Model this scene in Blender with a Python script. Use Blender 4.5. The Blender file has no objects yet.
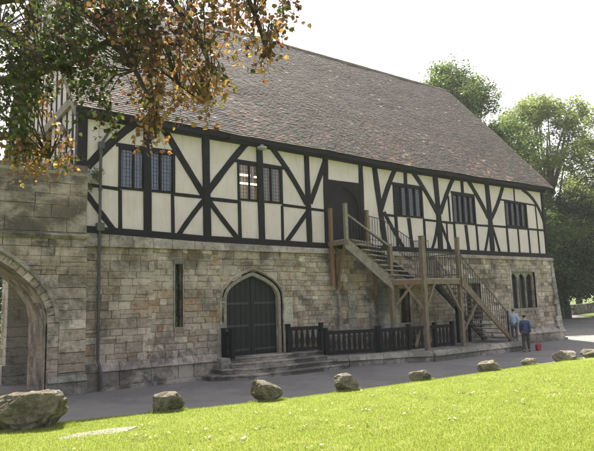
import bpy, math, random
import numpy as np
from mathutils import Vector, Matrix, noise
R=random.Random(11)
scene=bpy.context.scene
col=scene.collection
CAM_LOC= (-4.6867, -17.0694, 2.3105)
CAM_R= (0.81436, -0.57959, -0.02972);CAM_U= (-0.05259, -0.1247, 0.9908);CAM_F= (0.57797, 0.80531, 0.13203)
SPRAYS= [(-3.4, -9.35, 5.84, 'g'), (-2.99, -9.23, 5.99, 'g'), (-4.01, -8.49, 6.43, 'g'), (-3.7, -11.33, 4.78, 'g'), (-3.7, -10.05, 6.08, 'g'), (-3.76, -11.09, 5.8, 'g'), (-3.76, -9.15, 5.59, 'g'), (-4.08, -10.99, 4.92, 'g'), (-3.82, -11.72, 5.33, 'g'), (-3.51, -11.25, 5.59, 'g'), (-3.34, -11.02, 5.02, 'g'), (-3.13, -9.96, 5.91, 'g'), (-3.86, -9.32, 5.47, 'g'), (-3.34, -10.98, 5.01, 'g'), (-3.95, -11.16, 5.53, 'g'), (-4.07, -9.59, 6.12, 'g'), (-4.17, -10.3, 5.32, 'g'), (-3.84, -10.05, 5.34, 'g'), (-3.78, -9.43, 6.05, 'g'), (-4.19, -11.27, 4.61, 'g'), (-3.68, -11.66, 4.71, 'g'), (-3.37, -10.15, 5.98, 'g'), (-4.23, -10.87, 5.72, 'g'), (-3.12, -9.79, 6.46, 'g'), (-3.34, -10.82, 5.01, 'g'), (-3.71, -9.24, 6.09, 'g'), (-3.94, -8.96, 5.85, 'g'), (-3.12, -9.21, 6.98, 'g'), (-4.04, -9.57, 6.09, 'g'), (-3.04, -9.27, 6.53, 'g'), (-3.73, -10.75, 5.65, 'g'), (-4.1, -11.06, 5.63, 'g'), (-3.64, -11.2, 4.74, 'g'), (-4.06, -9.69, 5.23, 'g'), (-3.74, -9.86, 6.17, 'g'), (-3.42, -10.6, 5.65, 'g'), (-4.19, -11.25, 4.68, 'g'), (-3.82, -11.2, 4.86, 'g'), (-3.36, -9.87, 5.36, 'g'), (-3.47, -10.59, 6.05, 'g'), (-4.04, -10.5, 5.08, 'g'), (-3.54, -9.01, 5.58, 'g'), (-3.24, -10.51, 5.74, 'g'), (-3.57, -10.91, 5.43, 'g'), (-3.83, -10.51, 5.93, 'g'), (-3.11, -10.06, 5.34, 'g'), (-3.86, -11.38, 5.28, 'g'), (-3.74, -8.86, 5.89, 'g'), (-3.68, -9.2, 5.76, 'g'), (-3.35, -9.52, 5.88, 'g'), (-3.87, -10.69, 5.2, 'g'), (-3.59, -9.55, 5.67, 'g'), (-3.79, -9.51, 5.41, 'g'), (-3.61, -10.15, 6.35, 'g'), (-3.91, -10.08, 5.48, 'g'), (-3.21, -9.5, 5.95, 'g'), (-3.72, -9.33, 5.89, 'g'), (-3.19, -9.43, 6.4, 'g'), (-3.04, -9.03, 6.14, 'g'), (-3.23, -10.38, 5.73, 'g'), (-3.83, -8.56, 5.92, 'g'), (-3.59, -9.47, 5.8, 'g'), (-3.34, -9.56, 6.53, 'g'), (-3.63, -10.42, 5.42, 'g'), (-3.48, -9.8, 5.59, 'g'), (-3.67, -11.34, 5.68, 'g'), (-3.84, -10.93, 5.17, 'g'), (-3.73, -11.59, 4.93, 'g'), (-3.19, -12.02, 5.31, 'g'), (-3.34, -11.56, 5.4, 'g'), (-3.16, -10.99, 6.03, 'g'), (-2.9, -10.75, 5.61, 'g'), (-3.35, -11.96, 4.7, 'g'), (-3.01, -11.2, 5.72, 'g'), (-3.23, -11.06, 5.17, 'g'), (-3.45, -11.68, 5.05, 'g'), (-2.78, -10.9, 5.87, 'g'), (-2.54, -11.43, 5.2, 'g'), (-2.7, -11.47, 5.32, 'g'), (-3.11, -10.67, 5.61, 'g'), (-2.38, -11.01, 5.25, 'g'), (-3.28, -12.01, 4.71, 'g'), (-3.11, -10.54, 5.7, 'g'), (-2.93, -9.92, 5.95, 'g'), (-3.14, -11.58, 5.35, 'g'), (-3.08, -11.13, 5.03, 'g'), (-2.39, -11.05, 5.3, 'g'), (-3.04, -10.84, 5.15, 'g'), (-2.64, -9.94, 6.41, 'g'), (-2.9, -11.11, 5.8, 'g'), (-3.19, -10.93, 5.44, 'g'), (-2.82, -10.15, 5.7, 'g'), (-3.37, -11.27, 5.33, 'g'), (-2.7, -11.78, 5.05, 'g'), (-2.78, -9.86, 6.61, 'g'), (-3.04, -10.96, 5.49, 'g'), (-2.57, -10.58, 5.79, 'g'), (-3.27, -11.24, 5.15, 'g'), (-2.98, -11.51, 5.52, 'g'), (-2.94, -11.36, 5.48, 'g'), (-3.0, -12.15, 4.98, 'g'), (-2.82, -9.97, 6.17, 'g'), (-2.93, -12.27, 4.99, 'g'), (-2.59, -11.04, 5.77, 'g'), (-2.7, -11.18, 5.46, 'g'), (-2.62, -11.51, 5.58, 'g'), (-2.75, -11.7, 5.64, 'g'), (-2.37, -10.57, 6.49, 'g'), (-2.86, -11.61, 5.42, 'g'), (-2.88, -11.91, 4.83, 'g'), (-2.88, -11.02, 5.57, 'g'), (-2.97, -10.79, 6.07, 'g'), (-2.84, -11.83, 5.67, 'g'), (-2.47, -10.83, 5.5, 'g'), (-2.98, -9.64, 5.95, 'g'), (-2.82, -12.24, 4.9, 'g'), (-2.49, -10.96, 6.07, 'g'), (-2.78, -12.03, 4.99, 'g'), (-3.22, -11.65, 4.84, 'g'), (-3.01, -11.84, 5.28, 'g'), (-3.06, -12.0, 5.53, 'g'), (-3.26, -11.99, 5.44, 'g'), (-2.53, -10.22, 5.8, 'g'), (-3.27, -11.25, 5.47, 'g'), (-2.48, -10.14, 6.15, 'g'), (-2.87, -10.58, 6.32, 'g'), (-3.14, -10.8, 5.5, 'g'), (-2.44, -11.01, 5.69, 'g'), (-3.2, -11.44, 5.28, 'g'), (-2.93, -11.96, 5.16, 'g'), (-2.95, -10.37, 6.05, 'g'), (-3.02, -10.47, 5.59, 'g'), (-3.41, -11.71, 5.0, 'g'), (-3.31, -11.4, 5.23, 'g'), (-2.7, -11.62, 5.41, 'g'), (-2.48, -10.79, 6.38, 'g'), (-3.59, -9.19, 5.53, 'g'), (-3.53, -11.18, 4.75, 'g'), (-3.05, -9.82, 5.04, 'g'), (-3.71, -10.46, 4.73, 'g'), (-3.58, -9.97, 5.11, 'g'), (-3.68, -11.01, 4.68, 'g'), (-3.15, -9.79, 5.05, 'g'), (-3.49, -10.21, 4.71, 'g'), (-3.32, -9.83, 5.05, 'g'), (-3.7, -11.26, 4.75, 'g'), (-3.52, -9.4, 5.54, 'g'), (-3.66, -11.32, 4.38, 'g'), (-3.43, -10.01, 4.76, 'g'), (-3.65, -11.11, 4.61, 'g'), (-3.71, -10.46, 5.02, 'g'), (-3.64, -10.96, 4.43, 'g'), (-3.72, -10.93, 4.77, 'g'), (-3.6, -10.27, 5.06, 'g'), (-3.75, -10.37, 4.56, 'g'), (-3.14, -10.1, 4.92, 'g'), (-3.61, -11.06, 4.36, 'g'), (-3.31, -10.02, 5.18, 'g'), (-3.47, -11.03, 4.85, 'g'), (-3.86, -11.03, 4.72, 'g'), (-3.56, -10.51, 4.52, 'g'), (-3.65, -10.68, 4.76, 'g'), (-3.47, -11.07, 4.52, 'g'), (-2.97, -10.17, 5.02, 'g'), (-2.74, -10.29, 5.19, 'g'), (-3.17, -10.37, 5.3, 'g'), (-3.05, -10.86, 5.15, 'g'), (-2.84, -11.31, 4.75, 'g'), (-3.08, -10.22, 5.37, 'g'), (-3.18, -11.56, 4.36, 'g'), (-3.19, -11.03, 5.05, 'g'), (-3.26, -10.93, 4.94, 'g'), (-3.29, -11.58, 4.8, 'g'), (-2.79, -11.1, 5.04, 'g'), (-3.22, -11.51, 4.59, 'g'), (-3.1, -10.83, 5.11, 'g'), (-2.64, -10.55, 5.01, 'g'), (-3.15, -10.81, 5.16, 'g'), (-3.06, -11.1, 4.74, 'g'), (-2.77, -10.35, 4.96, 'g'), (-2.98, -10.38, 5.09, 'g'), (-3.22, -11.14, 4.95, 'g'), (-3.09, -10.28, 4.89, 'g'), (-3.27, -11.51, 4.79, 'g'), (-2.92, -11.54, 5.43, 'b'), (-2.94, -12.18, 4.95, 'b'), (-2.82, -12.04, 5.27, 'b'), (-3.04, -12.01, 4.86, 'b'), (-2.66, -11.09, 5.42, 'b'), (-2.6, -11.2, 4.66, 'b'), (-2.63, -11.63, 4.88, 'b'), (-2.3, -10.89, 5.14, 'b'), (-2.73, -11.86, 4.63, 'b'), (-2.79, -12.13, 4.86, 'b'), (-3.08, -11.72, 5.2, 'b'), (-2.89, -12.2, 4.91, 'b'), (-2.86, -12.25, 4.61, 'b'), (-3.05, -11.57, 5.32, 'b'), (-2.46, -11.37, 4.56, 'b'), (-2.94, -11.59, 5.0, 'b'), (-2.81, -11.35, 5.64, 'b'), (-2.78, -12.15, 4.49, 'b'), (-2.63, -11.21, 5.56, 'b'), (-2.58, -10.94, 4.69, 'b'), (-2.74, -10.72, 5.55, 'b'), (-2.79, -11.55, 5.05, 'b'), (-2.55, -11.45, 4.53, 'b'), (-2.72, -12.2, 4.62, 'b'), (-2.83, -12.24, 4.77, 'b'), (-2.47, -11.59, 5.6, 'b'), (-2.77, -11.57, 4.52, 'b'), (-3.03, -11.85, 5.04, 'b'), (-2.58, -11.14, 5.37, 'b'), (-2.99, -11.77, 4.99, 'b'), (-2.26, -11.08, 4.83, 'b'), (-2.49, -12.4, 5.14, 'b'), (-2.44, -12.6, 5.0, 'b'), (-2.43, -11.56, 5.82, 'b'), (-1.96, -11.75, 5.78, 'b'), (-2.24, -11.38, 5.45, 'b'), (-2.34, -12.09, 5.02, 'b'), (-2.57, -11.62, 5.4, 'b'), (-2.62, -12.03, 5.29, 'b'), (-2.67, -11.9, 5.4, 'b'), (-2.41, -12.01, 5.11, 'b'), (-1.81, -11.57, 5.36, 'b'), (-2.21, -11.93, 5.22, 'b'), (-2.14, -11.93, 5.5, 'b'), (-2.37, -12.24, 5.16, 'b'), (-2.66, -11.97, 5.54, 'b'), (-2.17, -11.66, 5.28, 'b'), (-2.56, -12.08, 4.87, 'b'), (-2.1, -11.74, 5.85, 'b'), (-2.01, -11.46, 5.23, 'b'), (-2.09, -11.67, 5.23, 'b'), (-2.29, -11.97, 5.56, 'b'), (-1.86, -11.53, 5.89, 'b'), (-2.61, -12.55, 5.05, 'b'), (-2.34, -11.72, 5.7, 'b'), (-2.05, -11.9, 5.09, 'b'), (-2.32, -11.68, 5.78, 'b'), (-2.38, -12.07, 5.08, 'b'), (-2.27, -12.32, 5.39, 'b'), (-2.26, -11.32, 5.52, 'b'), (-2.39, -11.44, 5.42, 'b'), (-2.48, -11.77, 5.72, 'b'), (-2.05, -11.79, 4.6, 'y'), (-2.39, -11.87, 4.75, 'y'), (-2.26, -12.32, 4.68, 'y'), (-2.44, -12.27, 4.32, 'y'), (-2.59, -11.71, 4.94, 'y'), (-2.46, -12.32, 4.7, 'y'), (-2.21, -11.76, 4.71, 'y'), (-2.25, -12.06, 4.91, 'y'), (-2.26, -12.22, 4.38, 'y'), (-1.94, -11.61, 4.82, 'y'), (-2.34, -11.45, 4.76, 'y'), (-2.53, -12.27, 4.74, 'y'), (-2.7, -12.21, 4.73, 'y'), (-2.18, -11.73, 5.04, 'y'), (-2.07, -11.68, 4.67, 'y'), (-2.0, -11.5, 4.68, 'y'), (-2.47, -12.37, 4.28, 'y'), (-2.71, -12.13, 4.77, 'y'), (-2.34, -11.69, 4.81, 'y'), (-2.29, -12.15, 4.86, 'y'), (-2.52, -12.36, 4.57, 'y'), (-1.65, -12.3, 5.54, 'b'), (-1.55, -11.98, 5.52, 'b'), (-1.96, -12.01, 5.45, 'b'), (-1.96, -12.37, 5.49, 'b'), (-1.67, -11.95, 5.58, 'b'), (-1.9, -12.39, 5.45, 'b'), (-1.65, -12.43, 5.34, 'b'), (-1.75, -12.01, 5.66, 'b'), (-1.86, -12.53, 5.47, 'b'), (-2.22, -12.73, 5.07, 'b'), (-1.98, -12.37, 5.5, 'b'), (-1.6, -12.74, 5.29, 'b'), (-1.65, -12.77, 5.4, 'b'), (-1.47, -12.34, 5.7, 'b'), (-2.06, -12.63, 5.37, 'b'), (-1.84, -12.4, 5.43, 'b'), (-1.85, -11.77, 5.79, 'b'), (-2.1, -12.8, 5.13, 'b'), (-1.92, -12.1, 4.93, 'y'), (-2.01, -12.37, 5.22, 'y'), (-1.87, -12.26, 5.13, 'y'), (-1.83, -12.23, 5.05, 'y'), (-1.96, -12.06, 5.39, 'y'), (-1.84, -12.03, 5.02, 'y'), (-1.35, -12.26, 5.33, 'b'), (-1.8, -12.8, 4.78, 'b'), (-1.4, -12.25, 5.3, 'b'), (-1.61, -12.69, 5.14, 'b'), (-1.87, -12.63, 4.99, 'b'), (-1.82, -12.8, 5.06, 'b'), (-1.78, -12.62, 5.17, 'b'), (-1.74, -12.8, 4.8, 'b'), (-1.63, -12.07, 5.15, 'b'), (-1.83, -12.69, 4.73, 'y'), (-1.85, -12.76, 4.61, 'y'), (-1.85, -12.66, 4.7, 'y'), (-3.43, -10.03, 4.51, 'g'), (-3.59, -9.57, 4.53, 'g'), (-3.63, -11.01, 4.35, 'g'), (-3.58, -10.6, 4.33, 'g'), (-3.48, -9.66, 4.48, 'g'), (-3.72, -10.66, 4.18, 'g'), (-3.65, -10.91, 4.04, 'g'), (-3.7, -11.08, 4.0, 'g'), (-3.5, -10.43, 4.36, 'g'), (-3.65, -11.03, 3.98, 'g'), (-3.62, -10.57, 4.51, 'g'), (-3.69, -10.67, 4.48, 'g'), (-3.49, -9.71, 4.42, 'g'), (-3.31, -10.24, 4.62, 'y'), (-3.14, -9.88, 4.55, 'y'), (-3.26, -9.94, 4.9, 'y'), (-3.02, -11.34, 4.34, 'g'), (-2.9, -11.3, 4.39, 'g'), (-2.96, -11.32, 4.34, 'g'), (-3.05, -11.5, 4.31, 'g'), (-2.63, -11.95, 4.27, 'y'), (-2.73, -11.96, 4.29, 'y'), (-2.72, -11.98, 4.0, 'y'), (-2.6, -11.73, 4.14, 'y'), (-2.63, -11.79, 4.11, 'y'), (-2.69, -12.03, 4.1, 'y'), (-2.67, -11.9, 4.06, 'y'), (-2.65, -12.16, 4.21, 'y'), (-2.68, -11.81, 4.13, 'y'), (-2.46, -11.74, 4.58, 'y'), (-2.46, -12.35, 4.15, 'y'), (-2.23, -11.99, 4.52, 'y'), (-2.36, -12.28, 4.26, 'y'), (-2.28, -12.49, 4.35, 'y'), (-2.39, -12.41, 4.35, 'y'), (-2.23, -11.82, 4.42, 'y'), (-2.2, -12.08, 4.51, 'y'), (-2.11, -12.04, 4.53, 'y'), (-2.57, -12.33, 4.29, 'y'), (-3.2, -10.57, 4.04, 'y'), (-3.47, -11.04, 3.97, 'y'), (-3.56, -10.97, 3.81, 'y'), (-3.66, -11.03, 3.9, 'y'), (-3.41, -10.66, 3.97, 'y'), (-3.56, -10.72, 4.04, 'y'), (-3.3, -10.81, 3.98, 'y'), (-3.26, -11.15, 3.97, 'y'), (-3.34, -10.47, 4.04, 'y'), (-3.39, -10.89, 3.91, 'y'), (-3.3, -11.07, 3.84, 'y'), (-3.61, -10.81, 3.98, 'y'), (-3.2, -10.84, 4.03, 'y'), (-3.74, -10.92, 3.75, 'y'), (-3.73, -10.96, 3.9, 'y'), (-3.68, -10.52, 3.87, 'y'), (-2.21, -12.21, 4.47, 'y'), (-2.2, -12.31, 4.49, 'y'), (-2.27, -12.4, 4.54, 'y'), (-1.79, -12.55, 4.84, 'y'), (-3.54, -10.92, 4.84, 'g'), (-3.63, -9.92, 4.76, 'g'), (-3.58, -11.21, 4.54, 'g'), (-3.76, -11.23, 4.61, 'g'), (-3.69, -11.14, 4.63, 'g'), (-3.47, -9.77, 4.85, 'g'), (-3.55, -10.08, 5.13, 'g')]
LIMBS= [[(-6.43, -9.3, 4.21), (-5.56, -9.23, 5.26), (-4.33, -9.7, 5.75), (-3.24, -10.62, 5.88), (-2.53, -11.5, 5.84), (-1.84, -12.21, 5.65), (-1.55, -12.62, 5.38)], [(-6.43, -9.3, 4.21), (-5.48, -8.85, 4.84), (-4.27, -9.36, 4.97), (-3.54, -10.13, 4.93), (-3.09, -10.72, 5.05), (-2.84, -11.16, 5.16)], [(-3.24, -10.62, 5.88), (-2.85, -11.17, 5.27), (-2.59, -11.66, 4.81), (-2.41, -11.98, 4.47), (-2.24, -12.19, 4.24)], [(-4.33, -9.7, 5.75), (-3.76, -10.06, 5.5), (-3.43, -10.61, 5.12), (-3.17, -10.86, 4.8)], [(-2.53, -11.5, 5.84), (-2.32, -11.92, 5.21), (-2.18, -12.08, 4.85), (-2.14, -12.19, 4.53)], [(-4.27, -9.36, 4.97), (-3.92, -10.03, 4.47), (-3.59, -10.56, 3.99), (-3.35, -10.84, 3.87)], [(-2.85, -11.17, 5.27), (-2.74, -11.65, 4.67), (-2.62, -11.8, 4.29), (-2.61, -11.87, 3.93)], [(-1.84, -12.21, 5.65), (-1.84, -12.5, 5.14), (-1.79, -12.6, 4.79), (-1.75, -12.61, 4.65)]]
PI=math.pi
# ---------------------------------------------------------------- objects
def tag(o,label=None,cat=None,group=None,kind=None):
    if label:o['label']=label
    if cat:o['category']=cat
    if group:o['group']=group
    if kind:o['kind']=kind
    return o
def empty(name,loc=(0,0,0),label=None,cat=None,group=None,kind=None):
    o=bpy.data.objects.new(name,None);o.empty_display_size=.3;o.location=loc;col.objects.link(o)
    return tag(o,label,cat,group,kind)
class MB:
    def __init__(s): s.v=[];s.f=[];s.c=[];s.cur=(1,1,1)
    def add(s,vs,fs,c=None):
        b=len(s.v);s.v+=[tuple(v) for v in vs];s.f+=[tuple(b+i for i in f) for f in fs]
        s.c+=[c or s.cur]*len(vs)
    def box(s,x0,y0,z0,x1,y1,z1,c=None):
        s.add([(x0,y0,z0),(x1,y0,z0),(x1,y1,z0),(x0,y1,z0),(x0,y0,z1),(x1,y0,z1),(x1,y1,z1),(x0,y1,z1)],
              [(0,3,2,1),(4,5,6,7),(0,1,5,4),(1,2,6,5),(2,3,7,6),(3,0,4,7)],c)
    def hexa(s,b,t,c=None):   # b,t: four points each
        s.add(list(b)+list(t),[(0,3,2,1),(4,5,6,7),(0,1,5,4),(1,2,6,5),(2,3,7,6),(3,0,4,7)],c)
    def bar(s,p,q,w,h,up=(0,0,1),c=None,wob=0):
        p=Vector(p);q=Vector(q);d=(q-p).normalized();u=Vector(up)
        a=d.cross(u)
        if a.length<1e-3:a=d.cross(Vector((0,1,0)))
        a.normalize();b=a.cross(d).normalized()
        def ring(o,k): return [o+a*(sx*w*k/2)+b*(sy*h*k/2) for sx,sy in((-1,-1),(1,-1),(1,1),(-1,1))]
        n=1 if not wob else max(2,int((q-p).length/.5))
        rs=[]
        for i in range(n+1):
            t=i/n;o=p.lerp(q,t)
            if wob:o=o+a*R.uniform(-wob,wob)+b*R.uniform(-wob,wob)
            rs+=ring(o,1+(R.uniform(-.06,.06) if wob else 0))
        fs=[(3,2,1,0),tuple(4*n+i for i in range(4))]
        for i in range(n):
            for k in range(4):
                fs.append((4*i+k,4*i+(k+1)%4,4*i+4+(k+1)%4,4*i+4+k))
        s.add(rs,fs,c)
    def tube(s,pts,rad,n=8,c=None,cap=True):
        pts=[Vector(p) for p in pts];m=len(pts)
        if not hasattr(rad,'__len__'):rad=[rad]*m
        vs=[];prev=None
        for i,p in enumerate(pts):
            d=(pts[min(i+1,m-1)]-pts[max(i-1,0)])
            if d.length<1e-6:d=Vector((0,0,1))
            d.normalize()
            if prev is None:
                a=d.orthogonal().normalized()
            else:
                a=(prev-d*prev.dot(d))
                a=a.normalized() if a.length>1e-4 else d.orthogonal().normalized()
            prev=a;b=d.cross(a)
            for k in range(n):
                t=2*PI*k/n;vs.append(p+a*math.cos(t)*rad[i]+b*math.sin(t)*rad[i])
        fs=[]
        for i in range(m-1):
            for k in range(n):
                fs.append((i*n+k,i*n+(k+1)%n,(i+1)*n+(k+1)%n,(i+1)*n+k))
        if cap:fs+= [tuple(range(n))[::-1],tuple((m-1)*n+k for k in range(n))]
        s.add(vs,fs,c)
    def build(s,name,mat,parent=None,smooth=False,bevel=0,attr=False,**tg):
        me=bpy.data.meshes.new(name);me.from_pydata(s.v,[],s.f);me.update()
        if attr:
            at=me.color_attributes.new('tone','FLOAT_COLOR','POINT')
            arr=np.ones((len(s.v),4),dtype=np.float32);arr[:,:3]=np.array(s.c,dtype=np.float32)
            at.data.foreach_set('color',arr.ravel())
        if smooth:me.polygons.foreach_set('use_smooth',[True]*len(me.polygons))
        o=bpy.data.objects.new(name,me);col.objects.link(o)
        if mat:me.materials.append(mat)
        if parent:o.parent=parent
        if bevel:
            m=o.modifiers.new('bevel','BEVEL');m.width=bevel;m.segments=2;m.limit_method='ANGLE';m.angle_limit=.6
        return tag(o,**tg)
# ---------------------------------------------------------------- materials
class NT:
    def __init__(s,name):
        s.m=bpy.data.materials.new(name);s.m.use_nodes=True;s.t=s.m.node_tree;s.n=s.t.nodes;s.n.clear()
        s.out=s.n.new('ShaderNodeOutputMaterial')
    def node(s,t,**k):
        x=s.n.new(t)
        for a,b in k.items():
            if a in x.inputs.keys():x.inputs[a].default_value=b
            else:setattr(x,a,b)
        return x
    def l(s,a,b):s.t.links.new(a,b)
    def coord(s,scale=(1,1,1)):
        g=s.node('ShaderNodeNewGeometry');mp=s.node('ShaderNodeMapping');mp.inputs['Scale'].default_value=scale
        s.l(g.outputs['Position'],mp.inputs['Vector']);return mp.outputs[0]
    def noise(s,scale,detail=4,rough=.6,co=None,dist=0):
        x=s.node('ShaderNodeTexNoise');x.inputs['Scale'].default_value=scale;x.inputs['Detail'].default_value=detail
        x.inputs['Roughness'].default_value=rough;x.inputs['Distortion'].default_value=dist
        s.l(co if co is not None else s.coord(),x.inputs['Vector']);return x.outputs['Fac']
    def ramp(s,fac,stops):
        x=s.node('ShaderNodeValToRGB');e=x.color_ramp.elements
        while len(e)<len(stops):e.new(.5)
        for i,(p,c) in enumerate(stops):
            e[i].position=p;e[i].color=(c if hasattr(c,'__len__') else (c,c,c))[:3]+(1,) if hasattr(c,'__len__') else (c,c,c,1)
        s.l(fac,x.inputs[0]);return x.outputs[0]
    def mix(s,fac,a,b,mode='MIX'):
        x=s.node('ShaderNodeMix');x.data_type='RGBA';x.blend_type=mode
        for i,v in((0,fac),(6,a),(7,b)):
            if hasattr(v,'links'):s.l(v,x.inputs[i])
            elif i==0:x.inputs[0].default_value=v
            elif hasattr(v,'__len__'):x.inputs[i].default_value=tuple(v)[:3]+(1,)
            else:x.inputs[i].default_value=(v,v,v,1)
        return x.outputs[2]
    def vary(s,c,fac,lo,hi,a=.3,b=.7):
        m=s.node('ShaderNodeMapRange');m.inputs[1].default_value=a;m.inputs[2].default_value=b;m.inputs[3].default_value=lo;m.inputs[4].default_value=hi
        s.l(fac,m.inputs[0]);v=s.node('ShaderNodeVectorMath');v.operation='SCALE';s.l(c,v.inputs[0]);s.l(m.outputs[0],v.inputs['Scale']);return v.outputs[0]
    def attr(s):
        x=s.node('ShaderNodeAttribute');x.attribute_name='tone';return x.outputs['Color']
    def bump(s,h,strength=.4,dist=.02):
        x=s.node('ShaderNodeBump');x.inputs['Strength'].default_value=strength;x.inputs['Distance'].default_value=dist
        s.l(h,x.inputs['Height']);return x.outputs[0]
    def bsdf(s,color,rough=.8,normal=None,metal=0,spec=.5):
        b=s.node('ShaderNodeBsdfPrincipled')
        for sock,v in((b.inputs['Base Color'],color),(b.inputs['Roughness'],rough)):
            if hasattr(v,'links'):s.l(v,sock)
            elif hasattr(v,'__len__'):sock.default_value=tuple(v)[:3]+(1,)
            else:sock.default_value=v
        b.inputs['Metallic'].default_value=metal;b.inputs['Specular IOR Level'].default_value=spec
        if normal is not None:s.l(normal,b.inputs['Normal'])
        s.l(b.outputs[0],s.out.inputs[0]);return b
def m_stone(name,stain=.6,moss=.3,scale=1,gain=1):
    t=NT(name);c=t.attr()
    n1=t.noise(.75*scale,8,.72,dist=.3);n2=t.noise(14*scale,5,.7);n3=t.noise(60,4,.7)
    c=t.vary(c,n2,.65,1.25)
    c=t.mix(t.ramp(n1,[(.46,0),(.6,stain)]),c,(.06,.055,.046))
    n5=t.noise(.55*scale,6,.7,co=t.coord((1,1,1.5)),dist=.2)
    c=t.mix(t.ramp(n5,[(.49,0),(.6,.6)]),c,(.47,.41,.35))
    n6=t.noise(4.5*scale,8,.78,dist=.15)
    c=t.mix(t.ramp(n6,[(.53,0),(.62,.62)]),c,(.08,.069,.056))
    c=t.mix(t.ramp(t.noise(5*scale,6,.75),[(.62,0),(.68,.45)]),c,(.42,.40,.34))
    n4=t.noise(2.6*scale,6,.7,co=t.coord((1.3,1.3,.5)),dist=.1)
    c=t.mix(t.ramp(n4,[(.52,0),(.66,moss)]),c,(.088,.074,.056))
    h=t.mix(.35,n2,n3)
    t.bsdf(c,.9,t.bump(h,.7,.03),spec=.25);return t.m
def m_plain(name,color,rough=.7,var=.25,nscale=6,bump=.2,metal=0,spec=.5,stretch=(1,1,1),var2=None):
    t=NT(name);co=t.coord(stretch);n=t.noise(nscale,5,.65,co)
    a=tuple(max(0,x*(1-var)) for x in color);b=tuple(min(1,x*(1+var)) for x in color)
    c=t.ramp(n,[(.3,a),(.7,b)])
    if var2:c=t.mix(t.ramp(t.noise(nscale*.23,4,.6),[(.5,0),(.68,.8)]),c,var2)
    nf=t.noise(nscale*5,4,.7,co)
    t.bsdf(c,rough,t.bump(nf,bump,.01) if bump else None,metal,spec);return t.m
def m_attr(name,rough=.8,nscale=20,lo=.7,hi=1.25,bump=.3,spec=.3):
    t=NT(name);c=t.vary(t.attr(),t.noise(nscale,4,.65),lo,hi)
    t.bsdf(c,rough,t.bump(t.noise(nscale*3,4,.7),bump,.01),spec=spec);return t.m
def m_leaf(name,trans=.45,rough=.55,gain=1.6):
    t=NT(name);c=t.attr()
    d=t.node('ShaderNodeBsdfPrincipled');t.l(c,d.inputs['Base Color']);d.inputs['Roughness'].default_value=rough;d.inputs['Specular IOR Level'].default_value=.3
    tr=t.node('ShaderNodeBsdfTranslucent');v=t.node('ShaderNodeVectorMath');v.operation='MULTIPLY';t.l(c,v.inputs[0]);v.inputs[1].default_value=(gain,gain*1.05,gain*.7);t.l(v.outputs[0],tr.inputs[0])
    mx=t.node('ShaderNodeMixShader');mx.inputs[0].default_value=trans
    t.l(d.outputs[0],mx.inputs[1]);t.l(tr.outputs[0],mx.inputs[2]);t.l(mx.outputs[0],t.out.inputs[0]);return t.m
M_stone=m_stone('wall_stone',.78,.2)
M_gate=m_stone('gate_stone',.88,.5)
M_dress=m_stone('dressed_stone',.35,.15)
M_mortar=m_plain('mortar',(.2,.175,.14),.95,.35,8,.5)
t=NT('plaster')
c=t.ramp(t.noise(1.3,5,.6),[(.3,(.505,.43,.425)),(.7,(.59,.515,.515))])
c=t.mix(t.ramp(t.noise(1.1,5,.7,co=t.coord((6,1,.9))),[(.5,0),(.7,.5)]),c,(.36,.31,.275))
c=t.mix(t.ramp(t.noise(3.3,7,.75,dist=1.5),[(.57,0),(.66,.35)]),c,(.40,.35,.30))
c=t.mix(t.ramp(t.noise(2.1,8,.8,dist=3),[(.497,0),(.5,.35),(.503,0)]),c,(.25,.21,.17))
hb=t.mix(.5,t.noise(30,4,.6),t.noise(4,3,.5));t.bsdf(c,.9,t.bump(hb,.45,.02),spec=.2);M_plaster=t.m
M_black=m_plain('black_painted_oak',(.006,.006,.007),.7,.35,5,.5,spec=.2,stretch=(4,4,1))
M_weather=m_plain('weathered_oak',(.165,.128,.092),.85,.4,4,.6,stretch=(5,5,1),spec=.2)
M_grey=m_plain('grey_oak',(.195,.17,.145),.85,.35,5,.6,spec=.2)
M_orange=m_plain('new_oak',(.17,.105,.065),.8,.3,5,.5,stretch=(4,4,1),spec=.25)
M_tread=m_plain('worn_tread',(.24,.22,.19),.8,.35,6,.4,spec=.3)
M_dark=m_plain('dark_stained_wood',(.005,.005,.006),.65,.4,6,.4,spec=.25)
M_door=m_plain('door_green_black',(.004,.007,.007),.55,.3,5,.3,spec=.3,stretch=(6,1,.6))
M_iron=m_plain('wrought_iron',(.02,.02,.022),.5,.3,20,.2,spec=.5)
M_pipe=m_plain('grey_cast_iron',(.045,.045,.045),.6,.4,14,.2)
M_bark=m_plain('bark',(.075,.06,.045),.95,.4,6,.9,stretch=(3,3,.6))
M_darkbark=m_plain('dark_bark',(.05,.042,.035),.95,.4,6,.9,stretch=(3,3,.6))
M_inside=m_plain('dark_interior',(.10,.09,.075),.9,.2,2,0)
M_tile=m_attr('clay_tile',.85,7,.7,1.2,.35,.2)
M_leaf=m_leaf('leaf',.4)
M_farleaf=m_leaf('far_leaf',.42,.6,1.5)
M_grassb=m_leaf('grass_blade',.35,.6,1.3)
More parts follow.
